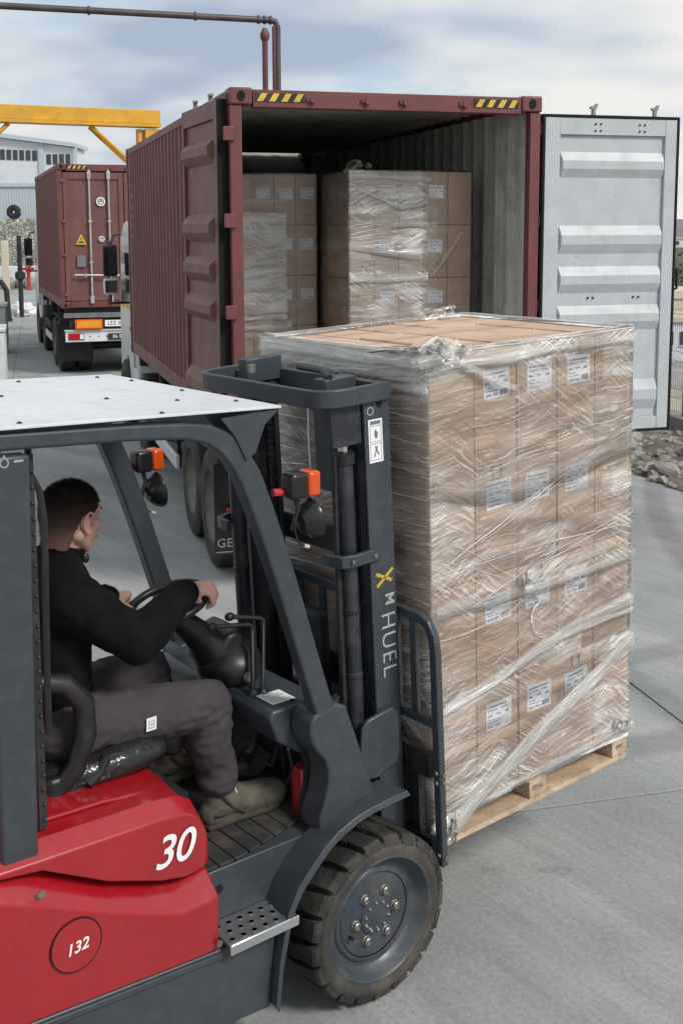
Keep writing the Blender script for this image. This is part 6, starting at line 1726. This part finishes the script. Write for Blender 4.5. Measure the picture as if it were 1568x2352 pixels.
# body: one continuous surface, head, neck, trunk, limbs and hands
b = Blob()
b.ball(hp(-.018, 0, .018), (.098, .078, .098), 20, 14)      # cranium
b.ball(hp(-.045, 0, .005), (.072, .070, .080), 16, 12)
b.ball(hp(.040, 0, -.030), (.056, .058, .075), 16, 12)      # face
b.ball(hp(.052, 0, -.078), (.036, .040, .036), 14, 10)      # chin, jaw
b.cap(hp(.055, 0, -.098), hp(.060, 0, -.085), .022, .022)
for s in (-1, 1): b.cap(hp(.050, s * .022, -.092), hp(-.020, s * .058, -.050), .020, .024)
b.cap(hp(.094, 0, .012), hp(.108, 0, -.028), .008, .0125); b.ball(hp(.104, 0, -.032), (.012, .014, .010), 10, 8)   # nose
b.cap(hp(.068, -.034, .028), hp(.068, .034, .028), .016, .016)   # brow
for s in (-1, 1): b.ball(hp(.062, s * .040, -.020), (.026, .020, .024), 10, 8)    # cheekbones
b.cap(hp(.088, -.016, -.060), hp(.088, .016, -.060), .010, .010)  # lips
b.chain([hp(-.030, 0, -.06), (-.905, 0, 1.715), (-.930, 0, 1.650)], [.058, .058, .064])
b.chain([(-.955, 0, 1.60), (-.985, 0, 1.42), (-.985, 0, 1.25), (-.97, 0, 1.15)], [.115, .125, .115, .120])
b.cap(SHR, SHL, .060, .060)
for sh, el, wr in ((SHR, ELR, WRR), (SHL, ELL, WRL)): b.chain([sh, el, wr], [.055, .040, .027])
for hp_, kn, an in ((HIPR, KNR, ANR), (HIPL, KNL, ANL)): b.chain([hp_, kn, an], [.085, .058, .042])
# hands gripping the rim: palm and five bent fingers closing round it
def rimp(a): return WT @ Vector((.145 * math.cos(a), .145 * math.sin(a), 0))
def hand(wr, a_mid, sgn):
    c = rimp(a_mid); rad = (c - WC).normalized(); tan = WNrm.cross(rad).normalized()
    wr = Vector(wr)
    knuck = [c + rad * .020 + WNrm * .036 + tan * (.030 - .0195 * i) * sgn for i in range(4)]
    pal = sum(knuck, Vector()) / 4
    mid = (wr + pal) / 2
    for i in range(4): b.cap(wr + (pal - wr) * .18 + tan * (.012 - .008 * i) * sgn, knuck[i], .021, .0145, 10)
    b.ball(tuple(mid), (.030, .030, .022), 12, 8)
    for i, ln in enumerate((.92, 1.0, .95, .80)):
        k0 = knuck[i]; o_ = tan * (.030 - .0195 * i) * sgn
        k1 = c + o_ + rad * .036 * ln + WNrm * .016; k2 = c + o_ + rad * .031 - WNrm * .016; k3 = c + o_ + rad * .006 - WNrm * .027
        b.chain([k0, k1, k2, k3], [.0128, .0112, .0102, .0090], 10)
    t0 = wr + (pal - wr) * .35 - rad * .012 + tan * .026 * sgn
    b.chain([tuple(t0), tuple(c + tan * .050 * sgn - rad * .020 + WNrm * .016), tuple(c + tan * .062 * sgn - rad * .004 + WNrm * .022)], [.0175, .0142, .0110], 10)
AR, AL = -.80, 2.15
WRR_ = tuple(rimp(AR) + Vector((-.082, -.020, .048))); WRL_ = tuple(rimp(AL) + Vector((-.062, .035, .030)))
b.cap(WRR, WRR_, .027, .025); b.cap(WRL, WRL_, .027, .025)
hand(WRR_, AR, -1); hand(WRL_, AL, 1)
bd = organic(b, 'body', 'skin', man, .0052, it=3)
# ears, eyes, brows
for s in (-1, 1):
    e = Blob()
    e.ball(hp(-.012, s * .079, -.012), (.019, .008, .031), 14, 10)
    e.tube([hp(-.006 + .024 * math.cos(t / 10 * 4.6 + .7) * .8, s * .088, -.008 + .031 * math.sin(t / 10 * 4.6 + .7)) for t in range(11)], .0052, 8)
    e.ball(hp(-.006, s * .084, -.040), (.009, .006, .011), 10, 8)
    organic(e, 'ear', 'ear_skin', bd, .0026, it=2)
    MB().ball(hp(.004, s * .0905, -.012), (.006, .003, .008), 10, 8).build('ear_canal', 'lip', bd)
    ey = MB().ball(hp(.058, s * .030, .006), .0120, 14, 10).build('eye', 'decal_white', bd)
    MB().ball(hp(.0675, s * .031, .006), .0050, 10, 8).build('iris', 'mast_black', ey)
    MB().tube([hp(.084, s * .014, .030), hp(.084, s * .030, .034), hp(.074, s * .046, .030)], .0048, 6).build('eyebrow', 'hair', bd)
MB().tube([hp(.096, -.018, -.060), hp(.099, 0, -.059), hp(.096, .018, -.060)], .0045, 8).build('mouth', 'lip', bd)
# hair: cropped, thinner down the sides and nape
def hair_cap(name, m, grow, keep, vox=.0048):
    q = Blob(); q.ball(hp(-.018, 0, .018), (.098 + grow, .078 + grow, .098 + grow), 36, 28); q.ball(hp(-.045, 0, .005), (.072 + grow, .070 + grow, .080 + grow), 30, 22); q.chain([hp(-.045, 0, -.03), hp(-.040, 0, -.085)], [.062 + grow, .056 + grow], 24)
    o = organic(q, name, m, man, vox, it=3)
    inv = hy.inverted(); bm = bmesh.new(); bm.from_mesh(o.data)
    bmesh.ops.delete(bm, geom=[v for v in bm.verts if not keep(inv @ v.co)], context='VERTS')
    bm.to_mesh(o.data); bm.free(); o.data.update()
    return o
def keep_side(p):
    n = .006 * mnoise.noise(p * 40)
    if p.x > .008: return p.z > .004 + (p.x - .008) * (.9 if abs(p.y) > .045 else .75) + n
    if p.x > -.030: return p.z > -.004 + n - max(0, .010 - p.x) * .2
    return p.z > -.100 + n + max(0, p.x + .050) * 2.6
hair_cap('hair', 'hair_cropped', .0052, keep_side)['label'] = 'cropped dark brown hair'
hc = [o for o in man.children if o.name.startswith('hair')][0]
hc.data.update(); rh = random.Random(9); q = MB(); inv = hy.inverted()
polys = [p for p in hc.data.polygons]
for k in range(9000):
    p = rh.choice(polys); c0 = p.center + Vector((rh.gauss(0, .0015), rh.gauss(0, .0015), rh.gauss(0, .0015))); lz = (inv @ c0).z
    ln = .0035 + .0085 * max(0, min(1, (lz - .01) / .07))
    nd = p.normal.copy(); comb = Vector((.55, rh.uniform(-.4, .4), -.25)); d = (nd * .8 + comb * .6 + Vector((rh.gauss(0, .2), rh.gauss(0, .2), rh.gauss(0, .2)))).normalized()
    sd = d.orthogonal().normalized() * .0008
    q.add([c0 - sd, c0 + sd, c0 + d * ln], [(0, 1, 2)])
hs_ = q.build('hair_strands', 'hair_cropped', hc, smooth=False)
# fleece
b = Blob()
b.chain([(-.945, 0, 1.625), (-.965, 0, 1.545), (-.985, 0, 1.42), (-.985, 0, 1.26), (-.97, 0, 1.13)], [.112, .150, .160, .152, .155])
for s in (-1, 1):
    b.chain([(-.955, s * .06, 1.60), (-.98, s * .065, 1.42), (-.98, s * .055, 1.25), (-.965, s * .06, 1.13)], [.105, .122, .115, .125])
b.chain([(-.930, -.05, 1.685), SHR], [.062, .078]); b.chain([(-.930, .05, 1.685), SHL], [.062, .078])
b.chain([SHR, ELR, tuple(Vector(ELR).lerp(Vector(WRR_), .55)), tuple(Vector(ELR).lerp(Vector(WRR_), .93))], [.092, .074, .061, .050])
b.chain([SHL, ELL, tuple(Vector(ELL).lerp(Vector(WRL_), .55)), tuple(Vector(ELL).lerp(Vector(WRL_), .90))], [.094, .082, .068, .054])
def fold_arm(p):
    a = mnoise.noise(Vector((p.x / .04 + p.z / .10, p.y / .05, p.z / .09)))
    e = math.exp(-((p.x + .72) ** 2 + (p.z - 1.47) ** 2) / .012) + .6 * math.exp(-((p.x + .93) ** 2 + (p.z - 1.56) ** 2) / .02) + .5 * math.exp(-((p.z - 1.22) ** 2) / .008)
    return (1 - 2 * abs(a)) * .8 * e
fl_ = organic(b, 'fleece', 'fleece', man, .0095, it=7, disp=.014, dscale=.10, seed=3, fold=fold_arm)
MB().lathe([(.062, 0), (.070, .006), (.072, .045), (.066, .052), (.060, .046), (.058, .004)], 28, Matrix.Translation((-.922, 0, 1.690)) @ Matrix.Rotation(R(18), 4, 'Y') @ Matrix.Diagonal((1.08, 1.05, 1.15, 1))).build('collar', 'fleece', fl_)
MB().ball((-.835, -.022, 1.690), (.014, .010, .018), 8, 6).build('zip_end', 'black_plastic', fl_)
# trousers
b = Blob()
b.chain([(-.975, 0, 1.19), (-.965, 0, 1.135)], [.140, .142])
for s, h, k, a in ((-1, HIPR, KNR, ANR), (1, HIPL, KNL, ANL)):
    b.ball(h, (.135, .115, .115), 18, 12)
    b.chain([h, tuple(Vector(h).lerp(Vector(k), .5)), k], [.110, .100, .083])
    b.chain([k, tuple(Vector(k).lerp(Vector(a), .45) + Vector((-.012, 0, 0))), tuple(Vector(a) + Vector((-.008, 0, .13))), tuple(Vector(a) + Vector((-.010, 0, .085)))], [.083, .076, .068, .071])
def fold_leg(p):
    a = mnoise.noise(Vector((p.x / .13 + p.z / .045, p.y / .07, p.z / .12 - p.x / .05)))
    c = mnoise.noise(Vector((p.x / .05 - p.z / .11, p.y / .06 + 4, p.z / .035)))
    kn = math.exp(-((p.x + .50) ** 2 + (p.z - 1.10) ** 2) / .012) + .8 * math.exp(-((p.x + .93) ** 2 + (p.z - 1.18) ** 2) / .02) + .9 * math.exp(-((p.z - .80) ** 2) / .006)
    return (1 - 2 * abs(a)) * .45 + (1 - 2 * abs(c)) * .8 * kn
tr_ = organic(b, 'trousers', 'trousers', man, .0075, it=5, disp=.0105, dscale=.09, seed=11, fold=fold_leg)
from mathutils.bvhtree import BVHTree
bv = BVHTree.FromPolygons([v.co.copy() for v in tr_.data.vertices], [list(p.vertices) for p in tr_.data.polygons])
def on_leg(x, z):
    h = bv.ray_cast(Vector((x, -1.0, z)), Vector((0, 1, 0)), 2.0)
    return h[0], h[1]
hp0, hn0 = on_leg(-.735, 1.150)
PT = basis((.985, 0, .02), (0, -hn0.z * .5, 1), hp0 + hn0 * .004)
pt_ = MB().box(-.019, .019, -.024, .024, -.001, .001, PT).build('trouser_patch', 'decal_white', tr_)
q = MB()
for (x0, x1, z0, z1) in ((-.011, .011, .010, .013), (-.011, -.008, -.012, .010), (.008, .011, -.012, .010), (-.011, .011, -.015, -.012), (-.004, .004, -.005, .003)): q.box(x0, x1, z0, z1, .0012, .0018, PT)
q.build('patch_print', 'decal_grey', pt_)
# shoes
for s, a in ((-1, ANR), (1, ANL)):
    y = a[1]; x = a[0]; z0 = .670
    b = Blob()
    b.chain([(x - .010, y, z0 + .135), (x - .012, y, z0 + .06)], [.050, .052])
    b.ball((x - .028, y, z0 + .050), (.056, .050, .052), 16, 10); b.cap((x - .02, y, z0 + .030), (x + .20, y - .005, z0 + .030), .044, .046, 14)
    b.chain([(x + .02, y, z0 + .080), (x + .10, y - .004, z0 + .062), (x + .195, y - .006, z0 + .056)], [.058, .058, .055], 16)
    b.ball((x + .215, y - .006, z0 + .050), (.070, .058, .052), 18, 12)
    sh_ = organic(b, 'shoe', 'shoe', man, .0065, it=4, disp=.0025, dscale=.03, seed=5)
    prof = [(-.070, -.034), (-.078, 0), (-.070, .034), (-.02, .040), (.06, .037), (.14, .046), (.21, .050), (.255, .034), (.270, 0), (.255, -.034), (.21, -.050), (.14, -.046), (.06, -.037), (-.02, -.040)]
    MB().prism([(x + p[0], y - .004 + p[1]) for p in prof], 'z', z0 - .0005, z0 + .020).build('sole', 'shoe_dark', sh_, bevel=.006)
    for k in range(4):
        xx = x + .045 + .03 * k; zz = z0 + .128 - .013 * k
        MB().tube([(xx, y - .044, zz - .012), (xx + .006, y, zz + .012), (xx + .002, y + .044, zz - .012)], .0048, 6).build('lace', 'cream' if k == 0 else 'shoe', sh_)
    for (px_, pz_, rx, rz) in ((.070, .058, .050, .010), (-.02, .062, .034, .012)):
        MB().ball((x + px_, y - .0535, z0 + pz_), (rx, .006, rz), 16, 8).build('shoe_panel', 'shoe_dark', sh_)
    MB().tube([(x + .175, y - .058, z0 + .028), (x + .165, y - .046, z0 + .080), (x + .160, y, z0 + .108), (x + .165, y + .040, z0 + .085)], .0035, 6).build('toe_seam', 'shoe_dark', sh_)
    MB().tube([(x - .02, y - .054, z0 + .125), (x + .02, y - .056, z0 + .075), (x + .075, y - .056, z0 + .040)], .006, 6).build('shoe_strap', 'shoe_dark', sh_)
